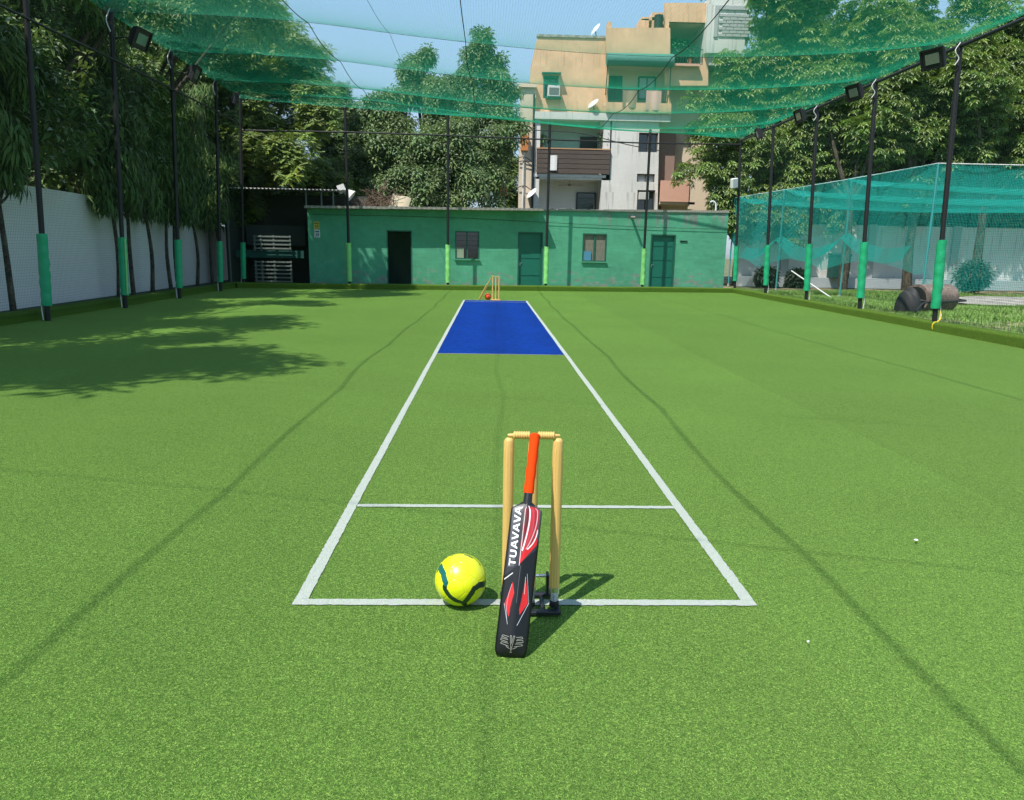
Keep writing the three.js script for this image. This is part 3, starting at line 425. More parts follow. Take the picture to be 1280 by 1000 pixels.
// ------------------------------------------------------------------ trees
function leafGeo(kind) {
  const R = rng({ neem: 1, broad: 2, rosette: 3, hanging: 4 }[kind]), P = [], N = [], I = [];
  const leaf = (o, d, up, len, wid, droop) => {           // folded blade of four faces
    const s = d.clone().cross(up).normalize(), n = s.clone().cross(d).normalize(), m = o.clone().addScaledVector(d, len * .45), tip = o.clone().addScaledVector(d, len).addScaledVector(V(0, -1, 0), droop * len), l = m.clone().addScaledVector(s, wid / 2).addScaledVector(n, wid * .16), r = m.clone().addScaledVector(s, -wid / 2).addScaledVector(n, wid * .16), mm = m.clone().addScaledVector(V(0, -1, 0), droop * len * .22);
    const b = P.length / 3; for (const q of [o, l, mm, r, tip]) { P.push(q.x, q.y, q.z); N.push(n.x, n.y, n.z); } I.push(b, b + 1, b + 2, b, b + 2, b + 3, b + 1, b + 4, b + 2, b + 2, b + 4, b + 3);
  };
  const sph = (k, n, lo, hi) => { const y = lerp(hi, lo, (k + .5) / n), a = k * 2.39996 + R() * .5, h = Math.sqrt(Math.max(0, 1 - y * y)); return V(Math.cos(a) * h, y, Math.sin(a) * h); };
  if (kind === 'neem') for (let f = 0; f < 8; f++) { const d = sph(f, 8, -.35, .9), L = .34 + R() * .16, s = d.clone().cross(V(0, 1, 0)).normalize(); for (let k = 0; k < 7; k++) for (const q of [-1, 1]) { const t = .2 + k * .12, o = d.clone().multiplyScalar(L * t); o.y -= t * t * .1; leaf(o, s.clone().multiplyScalar(q).addScaledVector(d, .7).add(V(0, -.25, 0)).normalize(), V(0, 1, 0), .13, .05, .2); } }
  if (kind === 'broad') for (let f = 0; f < 16; f++) { const d = sph(f, 16, -.6, .9), o = d.clone().multiplyScalar(.05 + R() * .18); leaf(o, d.clone().add(V(0, -.25, 0)).normalize(), V(.1, 1, .1), .20 + R() * .08, .10, .25); }
  if (kind === 'rosette') for (let f = 0; f < 13; f++) { const d = sph(f, 13, -.1, .8), o = d.clone().multiplyScalar(.05); leaf(o, d.clone().add(V(0, .05, 0)).normalize(), V(.05, 1, .05), .27 + R() * .09, .10, .45); }
  if (kind === 'hanging') for (let f = 0; f < 13; f++) { const d = sph(f, 13, -.9, .5), o = d.clone().multiplyScalar(.10 + R() * .1); leaf(o, d.clone().multiplyScalar(.6).add(V(0, -.9, 0)).normalize(), V(d.x, .5, d.z).normalize(), .25 + R() * .08, .06, .25); }
  const g = new THREE.BufferGeometry(); g.setAttribute('position', new THREE.Float32BufferAttribute(P, 3)); g.setAttribute('normal', new THREE.Float32BufferAttribute(N, 3)); g.setIndex(I); return g;
}
const LEAF = Object.fromEntries(['neem', 'broad', 'rosette', 'hanging'].map(k => [k, leafGeo(k)]));
const leafMat = new THREE.MeshPhysicalMaterial({ color: 0xffffff, roughness: .75, specularIntensity: .5, transmission: .45, thickness: 0, side: THREE.DoubleSide });
const TONE = { neem: [.23, .33, .04], broad: [.15, .245, .06], rosette: [.20, .31, .04], hanging: [.13, .22, .05] };
// lobes: [dx, y, dz, r] round the foot of the tree
function tree(o) {
  if (o.step) o.lobes = o.lobes.map(l => [l[0], l[1], l[2] + Math.max(0, o.step - l[1]) * .5, l[3]]);
  const R = rng(o.seed), t = thing(o.name, o.label, 'tree', [o.x, 0, o.z], o.group), tr = o.tr ?? .16;
  const low = Math.min(...o.lobes.map(l => l[1] - l[3] * .6)), fork = o.fork ?? Math.max(1.2, low * .9), lx = o.lean ?? 0;
  const base = [V(0, -.1, 0), V((R() - .5) * .2, fork * .5, (R() - .5) * .2), V(lx, fork, (R() - .5) * .2)];
  mesh('trunk', tube(curve(base, 8), [tr * 1.25, tr * .8], 9), M.bark, t);
  const pts = [];
  for (const [dx, y, dz, r] of o.lobes) {
    const c = V(dx, y, dz), mid = base[2].clone().lerp(c, .5).add(V((R() - .5) * .6, (R() - .3) * .6, (R() - .5) * .6));
    mesh('limb', tube(curve([base[2].clone().add(V(0, -.15, 0)), mid, c], 8), [tr * .6, tr * .16], 6), M.bark, t);
    const n = Math.round(o.dens * r * r), subs = []; for (let k = 0; k < 9; k++) { const v = V(R() - .5, R() - .42, R() - .5).normalize(); subs.push([c.clone().addScaledVector(v, r * (.35 + .4 * R())), r * (.32 + .22 * R())]); }
    for (const [sc] of subs) if (R() < .6) pts.push(null);
    for (let k = 0; k < n; k++) { const [sc, sr] = subs[R() * 9 | 0], v = V(R() - .5, R() - .45, R() - .5).normalize(), rad = sr * Math.pow(R(), .32) * (1 + .18 * (R() - .5)); pts.push([sc.clone().addScaledVector(v, rad), v]); }
  }
  const real = pts.filter(q => q && !(q[0].x + o.x > -9.5 && q[0].x + o.x < 9.6 && q[0].z + o.z > -30.5 && q[0].y < 7.2) && !(o.keep && !o.keep(q[0].x + o.x, q[0].y, q[0].z + o.z))), im = new THREE.InstancedMesh(LEAF[o.leaf], leafMat, real.length), m4 = new THREE.Matrix4(), q = new THREE.Quaternion(), q2 = new THREE.Quaternion(), col = new THREE.Color(), T = o.tone ?? TONE[o.leaf], sc = o.size ?? 1;
  real.forEach(([p, v], i) => { q.setFromUnitVectors(V(0, 1, 0), v.clone().multiplyScalar(.45).add(V(0, 1, 0)).normalize()); q2.setFromAxisAngle(V(0, 1, 0), R() * 6.283); q.multiply(q2); const s = sc * (.7 + .65 * R()); m4.compose(p, q, V(s, s, s)); im.setMatrixAt(i, m4); const b = .68 + .64 * R(), y = (R() - .5) * .3; col.setRGB(T[0] * b * (1 + y), T[1] * b, T[2] * b * (1 - y * .5)); im.setColorAt(i, col); });
  im.name = 'crown'; im.userData.kind = 'stuff'; shade(im); t.add(im); return t;
}
const lobesIn = (seed, n, cx, cy, cz, rx, ry, rz, r0, r1) => { const R = rng(seed), o = []; for (let i = 0; i < n; i++) { const v = V(R() - .5, R() - .5, R() - .5).normalize().multiplyScalar(.35 + .6 * R()); o.push([cx + v.x * rx, cy + v.y * ry, cz + v.z * rz, lerp(r0, r1, R())]); } return o; };
// big dark trees beyond the white wall, leaning over the cage
[[-13.6, -4.8, 11.2, 22], [-12.6, -7.2, 10.8, 23], [-12.8, -11.5, 11.2, 24], [-13.4, -16.5, 10.0, 25], [-13.0, -21.0, 11.0, 26], [-12.6, -25.0, 11.2, 27], [-14.6, -32, 10.5, 28]].forEach(([x, z, h, s], i) => tree({ name: 'shade_tree', label: 'big dark leafy tree leaning over the cage from behind the white wall', group: 'dark trees behind the white wall', x, z, seed: s, tr: .2, leaf: 'broad', dens: 46, size: .95, tone: [.15, .245, .055], lobes: lobesIn(s * 3, 11, 2.2, h * .64, 0, 4.6, h * .33, 3.2, 1.1, 1.8).map(l => x + l[0] > -10 ? [l[0], Math.max(l[1], 8.6 + (s % 3) * .5), l[2], l[3]] : l) }));
[[-19, -12, 12, 31], [-20, -20, 12.5, 32], [-19.5, -28, 12, 33], [-20, -37, 12, 34], [-24, -30, 13, 35]].forEach(([x, z, h, s]) => tree({ name: 'shade_tree', label: 'tall tree in the rear row far behind the white wall', group: 'rear row of trees behind the white wall', x, z, seed: s, tr: .22, leaf: 'broad', dens: 66, size: 1.1, tone: [.15, .245, .055], lobes: lobesIn(s * 3, 11, 0, h * .58, 0, 3.6, h * .38, 3.6, 1.4, 2.2) }));
// slender trees in the strip before the wall
[[-10.19, -15.8, 1], [-10.5, -20.9, 2], [-10.56, -21.9, 3], [-10.65, -23.3, 4], [-10.73, -24.9, 5], [-10.8, -25.6, 6], [-10.9, -27.5, 7], [-11.0, -29.3, 8], [-11.05, -30.2, 9], [-11.17, -31.8, 10]].forEach(([x, z, s]) => { const R = rng(s * 91), h = 5.6 + R() * 1.6; tree({ name: 'slender_tree', label: 'slender tree with drooping leaves standing before the white brick wall', group: 'slender trees before the white brick wall', x, z, seed: s + 60, tr: .055, fork: 2.4, leaf: 'hanging', dens: 125, size: .85, lobes: [[0, 2.75, 0, .55], [.1, 3.4, .05, .75], [-.1, 4.1, 0, .85], [.1, 4.9, -.1, .8], [0, h, 0, .6]].map(([a, b, c, r]) => [a + (R() - .5) * .3, b + (R() - .5) * .3, c + (R() - .5) * .3, r]) }); });
// feathery tree behind the shed, glossy trees behind the green building
tree({ name: 'feathery_tree', label: 'tall feathery light green tree rising behind the dark shed', x: -12.5, z: -37, seed: 41, step: 13, tr: .28, leaf: 'neem', dens: 125, size: .8, lobes: [[-2.5, 12.5, 0, 2.6], [.5, 12.4, 0, 2.2], [2.3, 10.6, .5, 2.0], [-.5, 10, 1, 2.4], [3.9, 8.9, .6, 1.7], [1.6, 8.3, 1.4, 2.1], [-2.3, 8.2, 1, 2.3], [4.4, 7.0, .8, 1.6], [2.4, 6, 1.5, 1.8], [-.4, 6, 1.6, 2.0], [3.8, 5.0, 1, 1.4], [1.2, 4.3, 1.6, 1.5], [-3.4, 5.6, .6, 2.0], [-1.5, 14.6, 0, 2.0], [-5, 10.5, 0, 2.3]] });
tree({ name: 'feathery_tree', label: 'low feathery bush crowding the roof of the dark shed', x: -10.2, z: -33, seed: 43, tr: .10, leaf: 'neem', dens: 170, size: .7, lobes: [[.2, 3.9, .8, 1.0], [-.8, 4.4, 0, 1.2], [.6, 4.8, 0, .9], [-1.6, 3.4, .8, 1.1], [-.2, 3.0, 1.2, .8], [2.2, 4.2, -1.6, 1.2], [3.4, 3.8, -1.8, 1.1], [-1.0, 3.6, 2.6, .9], [-.5, 4.2, 2.4, .8]] });
tree({ name: 'feathery_tree', label: 'small feathery tree filling the gap behind the shed roof', x: -8.6, z: -37.5, seed: 48, tr: .1, leaf: 'neem', dens: 150, size: .75, lobes: [[0, 3.6, 0, 1.3], [-1.4, 3.8, 0, 1.2], [1.3, 3.4, 0, 1.1], [.4, 4.9, 0, 1.2], [-2.6, 3.4, 0, 1.2]] });
tree({ name: 'glossy_tree', label: 'broad glossy-leaved tree with two tops behind the green building roof', x: -2.8, z: -38.5, seed: 44, step: 10, tr: .26, leaf: 'broad', dens: 150, size: .85, tone: [.16, .25, .075], lobes: [[-2.2, 7.2, 0, 1.7], [-.9, 9.4, 0, 1.15], [-.8, 10.6, 0, .75], [.6, 7.6, .6, 1.8], [1.3, 9.5, 0, 1.25], [2.0, 10.8, 0, .95], [2.1, 11.6, 0, .6], [2.6, 8.2, 0, 1.2], [-2.8, 5.4, .8, 1.6], [-1, 5.6, 1, 1.7], [1.2, 5.6, 1, 1.7], [2.6, 6.2, .6, 1.3], [-1.8, 3.9, 1, 1.5], [.2, 3.8, 1.2, 1.6], [2.1, 4.1, 1, 1.4], [-.1, 8.4, .2, 1.3], [.3, 8.9, 0, 1.3], [3.0, 9.2, 0, 1.1], [-1.7, 8.2, 0, 1.2], [-1.2, 10.0, 0, .9], [2.5, 10.1, 0, 1.0], [-3.4, 6.6, .2, 1.2], [3.3, 7.2, .2, 1.1]] });
tree({ name: 'feathery_tree', label: 'dark feathery tree between the shed tree and the glossy tree', x: -6.6, z: -41, seed: 45, step: 8, tr: .2, leaf: 'neem', dens: 130, size: .8, tone: [.13, .22, .04], lobes: [[0, 7.4, 0, 1.9], [-1.2, 6, .4, 1.9], [1.2, 6, .4, 1.8], [0, 4.4, .8, 1.9], [-1.8, 8.2, 0, 1.7], [1.4, 4, 1, 1.6]] });
tree({ name: 'bright_tree', label: 'small bright green tree beside the cream building column', x: .9, z: -47, seed: 46, tr: .12, leaf: 'neem', dens: 130, size: .8, tone: [.19, .31, .05], lobes: [[0, 6.6, 0, 1.0], [-.4, 5.4, 0, 1.1], [.3, 4.4, 0, 1.0], [-.8, 7.6, 0, .9], [-1.4, 6.2, 0, 1.2]] });
// trees to the right of the peach building
const RT = { name: 'rosette_tree', leaf: 'rosette', dens: 105, size: .78, tr: .24, group: 'dense trees behind the teal net' };
const RL = 'dense bright green tree with clustered leaves standing behind the teal net';
tree({ ...RT, group: undefined, label: 'bright green tree overlapping the corner of the peach building', x: 13.5, z: -40.6, seed: 51, step: 9, dens: 150, size: .72, lobes: [[-2.75, 5.8, 0, 1.49], [-1.32, 4.92, 0.4, 1.43], [-1.54, 7.12, 0.4, 1.65], [0.33, 6.46, 0.6, 1.87], [-2.2, 8.66, 0, 1.54], [-0.55, 9.1, 0, 1.87], [0.66, 10.86, 0, 1.87], [-1.1, 10.75, 0, 1.43], [-0.66, 3.05, 0.2, 1.32], [0.99, 2.94, 0.3, 1.32], [-1.98, 3.71, 0.2, 1.21], [1.76, 8.66, 0, 1.98], [1.76, 12.84, 0, 2.09], [0.44, 13.94, 0, 1.43], [0.66, 4.48, 0.4, 1.43], [2.86, 10.86, 0, 2.09], [2.2, 6.02, 0.4, 1.87], [2.42, 14.82, 0, 1.98]] });
[[17, -41.5, 15, 52], [21.5, -41, 15.5, 53], [26, -41.5, 15, 54], [30.5, -41, 15.5, 55], [19, -46, 18, 56], [25, -47, 18.5, 57], [31, -46, 18.5, 58], [15.5, -46.5, 19, 59], [36, -43, 16, 60]].forEach(([x, z, h, s]) => tree({ ...RT, label: RL, x, z, seed: s, fork: 3, lobes: lobesIn(s * 5, 24, 0, h * .58, 0, 3.8, h * .42, 3.0, 1.3, 2.1).map(l => [l[0], Math.max(l[1], 4.2), l[2] * .6 + (h * .8 - l[1]) * .35, l[3]]).concat([[-1.8, 3.7, 1.6, 1.3], [0, 3.9, 1.8, 1.4], [1.9, 3.6, 1.6, 1.3]]) }));
[[17.3, -36.3, 11.5, 62], [20.6, -36.4, 12.5, 63], [23.8, -36.2, 11.8, 64], [27.2, -36.3, 12.2, 65]].forEach(([x, z, h, s]) => tree({ ...RT, label: 'bright green tree with bare dark trunk standing before the pale rear wall', group: 'trees before the pale rear wall', x, z, seed: s, tr: .2, fork: 4.2, lobes: lobesIn(s * 5, 12, 0, h * .66, -.6, 2.6, h * .26, 2.0, 1.1, 1.7).map(l => [l[0], Math.max(l[1], 5.6), l[2], l[3]]) }));

// ------------------------------------------------------------------ white brick wall along the left
{
  const a = V(-10.72, 0, -14.6), b = V(-12.15, 0, -34.9), L = a.distanceTo(b), t = thing('brick_wall', 'long white painted brick wall with soil stains along its foot', 'wall', [a.x, 0, a.z]); t.rotation.y = Math.atan2(-(b.z - a.z), b.x - a.x);
  // local x runs away from the camera, local +z faces away from the field, -z faces it
  const H = x => x < 2.2 ? 2.74 : x < 16 ? 2.82 : 2.42, bh = .075, bw = .23, j = .012;
  mesh('wall_core', join(mv(box(2.2, 2.70, .2), 1.1, 1.35, .115), mv(box(13.8, 2.78, .2), 9.1, 1.39, .115), mv(box(L - 16, 2.38, .2), 16 + (L - 16) / 2, 1.19, .115)), std([.72, .71, .68], .95), t);
  const R = rng(19), bricks = [];
  for (let r = 0; r * bh < 2.82; r++) for (let c = -1; c * bw < L; c++) { const x = c * bw + (r % 2) * bw / 2 + bw / 2, y = r * bh + bh / 2; if (x < .13 || x > L - .13 || y + bh / 2 > H(x) + .01) continue; bricks.push([x, y]); }
  const vars = []; for (let k = 0; k < 6; k++) vars.push(box(bw - j, bh - j, .03));
  const gs = []; bricks.sort((p, q) => p[0] - q[0]);
  const uvfix = (g, x, y) => { const p = g.attributes.position, u = g.attributes.uv; for (let i = 0; i < p.count; i++) u.setXY(i, (p.getX(i) + x) / 9, (p.getY(i) + y) / 2.9); return g; };
  bricks.forEach(([x, y], i) => { const d = (R() - .5) * .007, tilt = (R() - .5) * .02; const g = uvfix(box(bw - j, bh - j, .03), x, y); if (i < 300) mesh('brick', g, M.brickPaint, t, [x, y, d], [0, 0, tilt]); else gs.push(noidx(mv(g, x, y, d, 0, 0, tilt))); });
  const rest = mesh('brick_courses', mergeGeometries(gs), M.brickPaint, t); rest.userData.kind = 'stuff';
}
struct('planting_strip', (() => { const s = [[-9.3, 3], [-9.9, -28.9], [-12.2, -35], [-10.7, -14.5], [-10.2, 3]]; const g = new THREE.ShapeGeometry(new THREE.Shape(s.map(([x, z]) => new THREE.Vector2(x, -z)))); g.rotateX(-Math.PI / 2); g.translate(0, .06, 0); const u = g.attributes.uv; for (let i = 0; i < u.count; i++) u.setXY(i, u.getX(i) / 4, u.getY(i) / 4); return g; })(), std([.035, .055, .02], 1));

// ------------------------------------------------------------------ green building at the end of the pitch
const GA = V(-7.3, 0, -29.62), GB = V(9.9, 0, -31.75), GD = GB.clone().sub(GA).normalize(), GN = V(GD.z, 0, -GD.x);
if (GN.z < 0) GN.negate();
const onWall = (px, py) => { const d = rayDir(px, py), o = camera.position, n = GN; const k = GA.clone().sub(o).dot(n) / d.dot(n); const p = o.clone().addScaledVector(d, k); return [p.clone().sub(GA).dot(GD), p.y]; };
const wr = (x0, y0, x1, y1) => { const a = onWall(x0, (y0 + y1) / 2)[0], b = onWall(x1, (y0 + y1) / 2)[0], c = onWall((x0 + x1) / 2, y1)[1], d = onWall((x0 + x1) / 2, y0)[1]; return { x0: a, x1: b, y0: Math.max(c, 0), y1: d, cx: (a + b) / 2, cy: (Math.max(c, 0) + d) / 2, w: b - a, h: d - Math.max(c, 0) }; };
{
  const L = GA.distanceTo(GB), t = thing('green_building', 'long flat-roofed green plastered building with three doors and two windows', 'building', [GA.x, 0, GA.z]); t.quaternion.setFromRotationMatrix(new THREE.Matrix4().makeBasis(GD, V(0, 1, 0), GN));
  const d1 = wr(484, 288, 515, 362), d2 = wr(647, 290, 678, 364), d3 = wr(812, 293, 843, 364), w1 = wr(569, 289, 599, 324), w2 = wr(728, 292, 758, 327); for (const d of [d1, d2, d3]) { d.y0 = 0; d.h = d.y1; d.cy = d.y1 / 2; }
  const s = new THREE.Shape(); s.moveTo(0, -.05); s.lineTo(0, 3.0); const R = rng(14); const N = 60; for (let i = 0; i <= N; i++) { const x = i / N * L; s.lineTo(x, lerp(3.02, 3.16, x / 9) > 3.3 ? 3.3 : lerp(3.02, 3.30, x / L) + (R() - .5) * .012); } s.lineTo(L, -.05);
  const hole = q => { const h = new THREE.Path(); h.moveTo(q.x0, q.y0 - (q.y0 === 0 ? .02 : 0)); h.lineTo(q.x1, q.y0 - (q.y0 === 0 ? .02 : 0)); h.lineTo(q.x1, q.y1); h.lineTo(q.x0, q.y1); s.holes.push(h); }; [d1, d2, d3, w1, w2].forEach(hole);
  const g = new THREE.ExtrudeGeometry(s, { depth: .23, bevelEnabled: false }); g.translate(0, 0, -.23); const u = g.attributes.uv, p = g.attributes.position; for (let i = 0; i < u.count; i++) u.setXY(i, p.getX(i) / L + .002, clamp(p.getY(i) / 3.35, .003, .997));
  mesh('front_wall', g, M.green, t);
  mesh('rear_shell', join(mv(box(L, 3.0, .2), L / 2, 1.5, -3.6), mv(box(.2, 3.0, 3.27), .1, 1.5, -1.865), mv(box(.2, 3.25, 3.27), L - .1, 1.625, -1.865), mv(box(L - .4, .05, 3.2), L / 2, .0, -1.87), mv(box(.12, 2.9, 3.2), d1.x0 - .7, 1.45, -1.87), mv(box(.12, 2.9, 3.2), d1.x1 + .7, 1.45, -1.87)), std([.10, .22, .17], .9), t);
  mesh('roof_slab', mv(box(L - .1, .12, 3.25), L / 2, 2.94, -1.87), M.concrete, t);
  // projecting eave over the left half, its rough edge, and the broken parapet over the right half
  const e = wr(386, 259, 676, 264), ew = e.x1 + .05;
  mesh('eave', (() => { const gs = [], R2 = rng(3); for (let k = 0; k < 24; k++) { const a = k / 24 * ew, w = ew / 24; gs.push(mv(box(w + .004, .085 + R2() * .012, .56 + R2() * .02), a + w / 2 - .05, lerp(3.055, 3.185, a / ew) + (R2() - .5) * .008, .275, 0, 0, .012)); } return join(...gs); })(), M.concrete, t);
  mesh('parapet', (() => { const gs = [], R2 = rng(6), n = 46; for (let k = 0; k < n; k++) { const a = lerp(ew - .05, L, k / n), w = (L - ew + .05) / n, broken = k < 15; const hh = broken ? .05 + R2() * .07 : .085 + R2() * .008; gs.push(mv(box(w + .003, hh, .3 + R2() * .02, broken ? .012 : 0), a + w / 2, lerp(3.02, 3.30, a / L) + hh / 2 - .012, -.11 + R2() * .03 * (broken ? 1 : 0), 0, 0, (R2() - .5) * (broken ? .1 : 0))); } return join(...gs); })(), M.concrete, t);
  const fr = (q, th, mat, dz = -.03) => join(mv(box(th, q.h, .09), q.x0 + th / 2, q.cy, dz), mv(box(th, q.h, .09), q.x1 - th / 2, q.cy, dz), mv(box(q.w - 2 * th, th, .09), q.cx, q.y1 - th / 2, dz));
  for (const [q, l, lab] of [[d2, 1], [d3, 2]]) {
    const d = mesh('door', join(mv(box(q.w - .1, q.h - .06, .04, .006), q.cx, q.h / 2 - .02, -.1), ...[.25, .55, .8].map(k => mv(box(q.w - .22, .03, .02), q.cx, q.h * k, -.075))), M.door, t); mesh('handle', join(mv(box(.03, .12, .03), q.x0 + .11, q.h * .44, -.065), mv(box(.1, .02, .02), q.x0 + .14, q.h * .46, -.05)), M.steel, d);
    mesh('door_frame', fr(q, .05), M.doorFrame, t);
  }
  mesh('door_frame', fr(d1, .04), M.doorFrame, t); mesh('threshold', mv(box(d1.w, .03, .2), d1.cx, .015, .05), M.concrete, t);
  for (const [q, kind] of [[w1, 0], [w2, 1]]) {
    const w = mesh('window', join(fr(q, .045), mv(box(q.w - .09, .045, .09), q.cx, q.y0 + .0225, -.03), mv(box(.05, q.h - .09, .06), q.cx, q.cy, -.04)), M.doorFrame, t);
    const hw = (q.w - .14) / 2; for (const sx of [-1, 1]) { const x = q.cx + sx * (hw / 2 + .025); mesh('pane', mv(box(hw, q.h - .09, .01), x, q.cy, -.07), kind ? new THREE.MeshStandardMaterial({ map: rep(tex(128, 128, (u, v) => { const k = Math.sin((u * 9 + v * 4 + n8(u, v) * 2.2) * 6.28) > .25 ? 1 : 0, m = .62 - .24 * k; return [m, m * .96, m * .86]; }), 2), roughness: .9 }) : M.glass, w); }
    if (!kind) { const bars = []; for (let k = 1; k < 6; k++) bars.push(mv(box(q.w - .1, .012, .012), q.cx, q.y0 + q.h * k / 6, -.045)); mesh('window_bars', join(...bars), M.iron, w); }
    mesh('sill', mv(box(q.w + .06, .04, .1), q.cx, q.y0 - .022, .03), M.green, w);
  }
  { const q = wr(566, 309, 581, 324), q2 = wr(729, 314, 741, 326); mesh('window_patch', mv(box(q.w * .6, q.h * .9, .02), w1.x0 + .2, q.cy, -.02), std([.35, .42, .30], .9), t); mesh('window_patch', mv(box(q2.w * .9, q2.h, .02), w2.x0 + .2, q2.cy, -.02), std([.10, .30, .45], .6), t); }
  { const q = wr(786, 267, 793, 276); mesh('rain_spout', join(tube([V(q.cx, q.cy, -.05), V(q.cx, q.cy - .03, .42)], .055, 10)), M.rust, t); }
  { const q = wr(850, 300, 859, 303); mesh('wall_plate', mv(box(q.w, .05, .03), q.cx, q.cy, .017), M.iron, t); }
}
{ // two notices on the wall
  const put = (px0, py0, px1, py1, dz = .012) => { const q = wr(px0, py0, px1, py1), p = GA.clone().addScaledVector(GD, q.cx).addScaledVector(GN, dz); p.y = q.cy; return [p, q]; };
  const sgn = (r, base, ink, label) => { const [p, q] = put(...r); const cv = document.createElement('canvas'); cv.width = 96; cv.height = 128; const c = cv.getContext('2d'); c.fillStyle = base; c.fillRect(0, 0, 96, 128); c.fillStyle = ink; c.fillRect(14, 22, 68, 22); c.fillRect(24, 62, 20, 34); c.fillRect(54, 58, 22, 40); c.fillRect(14, 106, 60, 6); const m = new THREE.CanvasTexture(cv); m.colorSpace = THREE.SRGBColorSpace; const o = solo('notice', box(q.w, q.h, .012), new THREE.MeshStandardMaterial({ map: m, roughness: .5 }), label, 'sign', undefined, [p.x, p.y, p.z]); o.rotation.y = Math.atan2(GN.x, GN.z); };
  sgn([392, 277, 399, 286], '#cdbf4a', '#6d7a3c', 'small yellow notice fixed to the shaded end of the green wall'); sgn([393, 287, 400, 297], '#dfe6e4', '#46545c', 'small white notice under the yellow notice on the green wall');
}
// heap and scraps on the roof of the green building
const roofAt = (px, py, back) => { const [s, y] = onWall(px, py), p = GA.clone().addScaledVector(GD, s).addScaledVector(GN, -back); return p; };
{
  const c = roofAt(476, 258, 1.2), g = [], R = rng(15); for (let k = 0; k < 260; k++) { const a = R() * 6.28, rr = Math.pow(R(), .7) * .85, h = (1 - rr / .9) * 1.15 * R() + .02, p = V(Math.cos(a) * rr * 1.15, h, Math.sin(a) * rr * .8), d = V(R() - .5, (R() - .35) * .9, R() - .5).normalize(), l = .25 + R() * .45; g.push(tube([p, p.clone().addScaledVector(d, l * .5).add(V(0, .04, 0)), p.clone().addScaledVector(d, l)], .006 + R() * .006, 4)); }
  solo('brushwood_heap', join(...g), std([.17, .115, .08], 1), 'tangled heap of dry brown brushwood on the green building roof', 'brushwood', undefined, [c.x, 3.0, c.z]);
  const s = roofAt(500, 258, .9), sh = new THREE.PlaneGeometry(.75, .62, 6, 4), p = sh.attributes.position; for (let i = 0; i < p.count; i++) p.setZ(i, Math.sin(p.getX(i) * 6) * .09 + p.getY(i) * .2); sh.computeVertexNormals(); const sg = new THREE.BufferGeometry().copy(sh); solo('cane_sheet', sg, std([.55, .47, .34], .95, { side: THREE.DoubleSide }), 'pale bent sheet propped on the brushwood heap', 'sheet', undefined, [s.x, 3.37, s.z], [-.4, .25, -.25]);
  const f = roofAt(430, 258, .9), t = thing('white_lamp', 'white hooded lamp on a stub post above the shed roof end', 'lamp', [f.x, 3.0, f.z]); mesh('post', tube([V(0, 0, 0), V(0, .72, 0)], .03, 8), M.pole, t); const hd = new THREE.CylinderGeometry(.1, .25, .32, 14, 1, true); hd.rotateZ(.9); hd.translate(.14, .68, 0); mesh('hood', hd, std([.68, .68, .64], .7, { side: THREE.DoubleSide }), t); mesh('shield', mv(box(.3, .34, .02), -.14, .86, 0, 0, .4, .4), std([.65, .65, .62], .7), t);
  for (const [px, l] of [[862, 'white bent pipe hooking over the end of the green building roof']]) { const q = roofAt(906, 262, .8); solo('bent_pipe', tube(curve([V(0, 0, 0), V(0, .3, 0), V(-.03, .45, 0), V(-.14, .53, 0), V(-.26, .5, 0)], 16), .035, 8), M.wire, l, 'pipe', undefined, [q.x - .05, 3.27, q.z]); }
}
// ------------------------------------------------------------------ dark open shed left of the green building
{
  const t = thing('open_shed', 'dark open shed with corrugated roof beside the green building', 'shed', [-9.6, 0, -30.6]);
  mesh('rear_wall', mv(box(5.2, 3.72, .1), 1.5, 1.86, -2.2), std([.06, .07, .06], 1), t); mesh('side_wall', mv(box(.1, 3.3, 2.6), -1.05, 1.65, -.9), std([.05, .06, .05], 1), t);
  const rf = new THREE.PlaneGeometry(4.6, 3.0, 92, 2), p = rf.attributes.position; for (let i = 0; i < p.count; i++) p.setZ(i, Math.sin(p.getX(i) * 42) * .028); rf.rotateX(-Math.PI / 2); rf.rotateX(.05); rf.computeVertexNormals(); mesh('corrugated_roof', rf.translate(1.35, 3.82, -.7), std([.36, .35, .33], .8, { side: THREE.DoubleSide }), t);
  for (const [x, z] of [[-.95, .5], [2.15, .5], [2.75, .5], [3.2, .45]]) mesh('post', tube([V(x, x > 2 ? 3.05 : 0, z), V(x, 3.8, z)], .035, 8), M.slat, t);
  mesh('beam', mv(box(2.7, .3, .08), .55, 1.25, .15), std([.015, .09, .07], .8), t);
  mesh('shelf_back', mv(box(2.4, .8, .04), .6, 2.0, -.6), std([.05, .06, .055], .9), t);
}
for (const [y, label] of [[1.42, 'slatted grey pallet propped above the beam of the dark shed'], [.12, 'slatted grey pallet standing under the beam of the dark shed']]) {
  const t = thing('slatted_pallet', label, 'pallet', [-8.9, y, -30.3]); const h = y > 1 ? .62 : .92, n = y > 1 ? 4 : 6;
  for (let k = 0; k < n; k++) mesh('slat', box(1.5, .06, .03, .004), M.slat, t, [0, h * (k + .3) / n, .03]); for (const x of [-.7, -.45, .05, .7]) mesh('upright', box(.07, h, .04, .004), M.slat, t, [x, h / 2 - .06, -.008]);
}

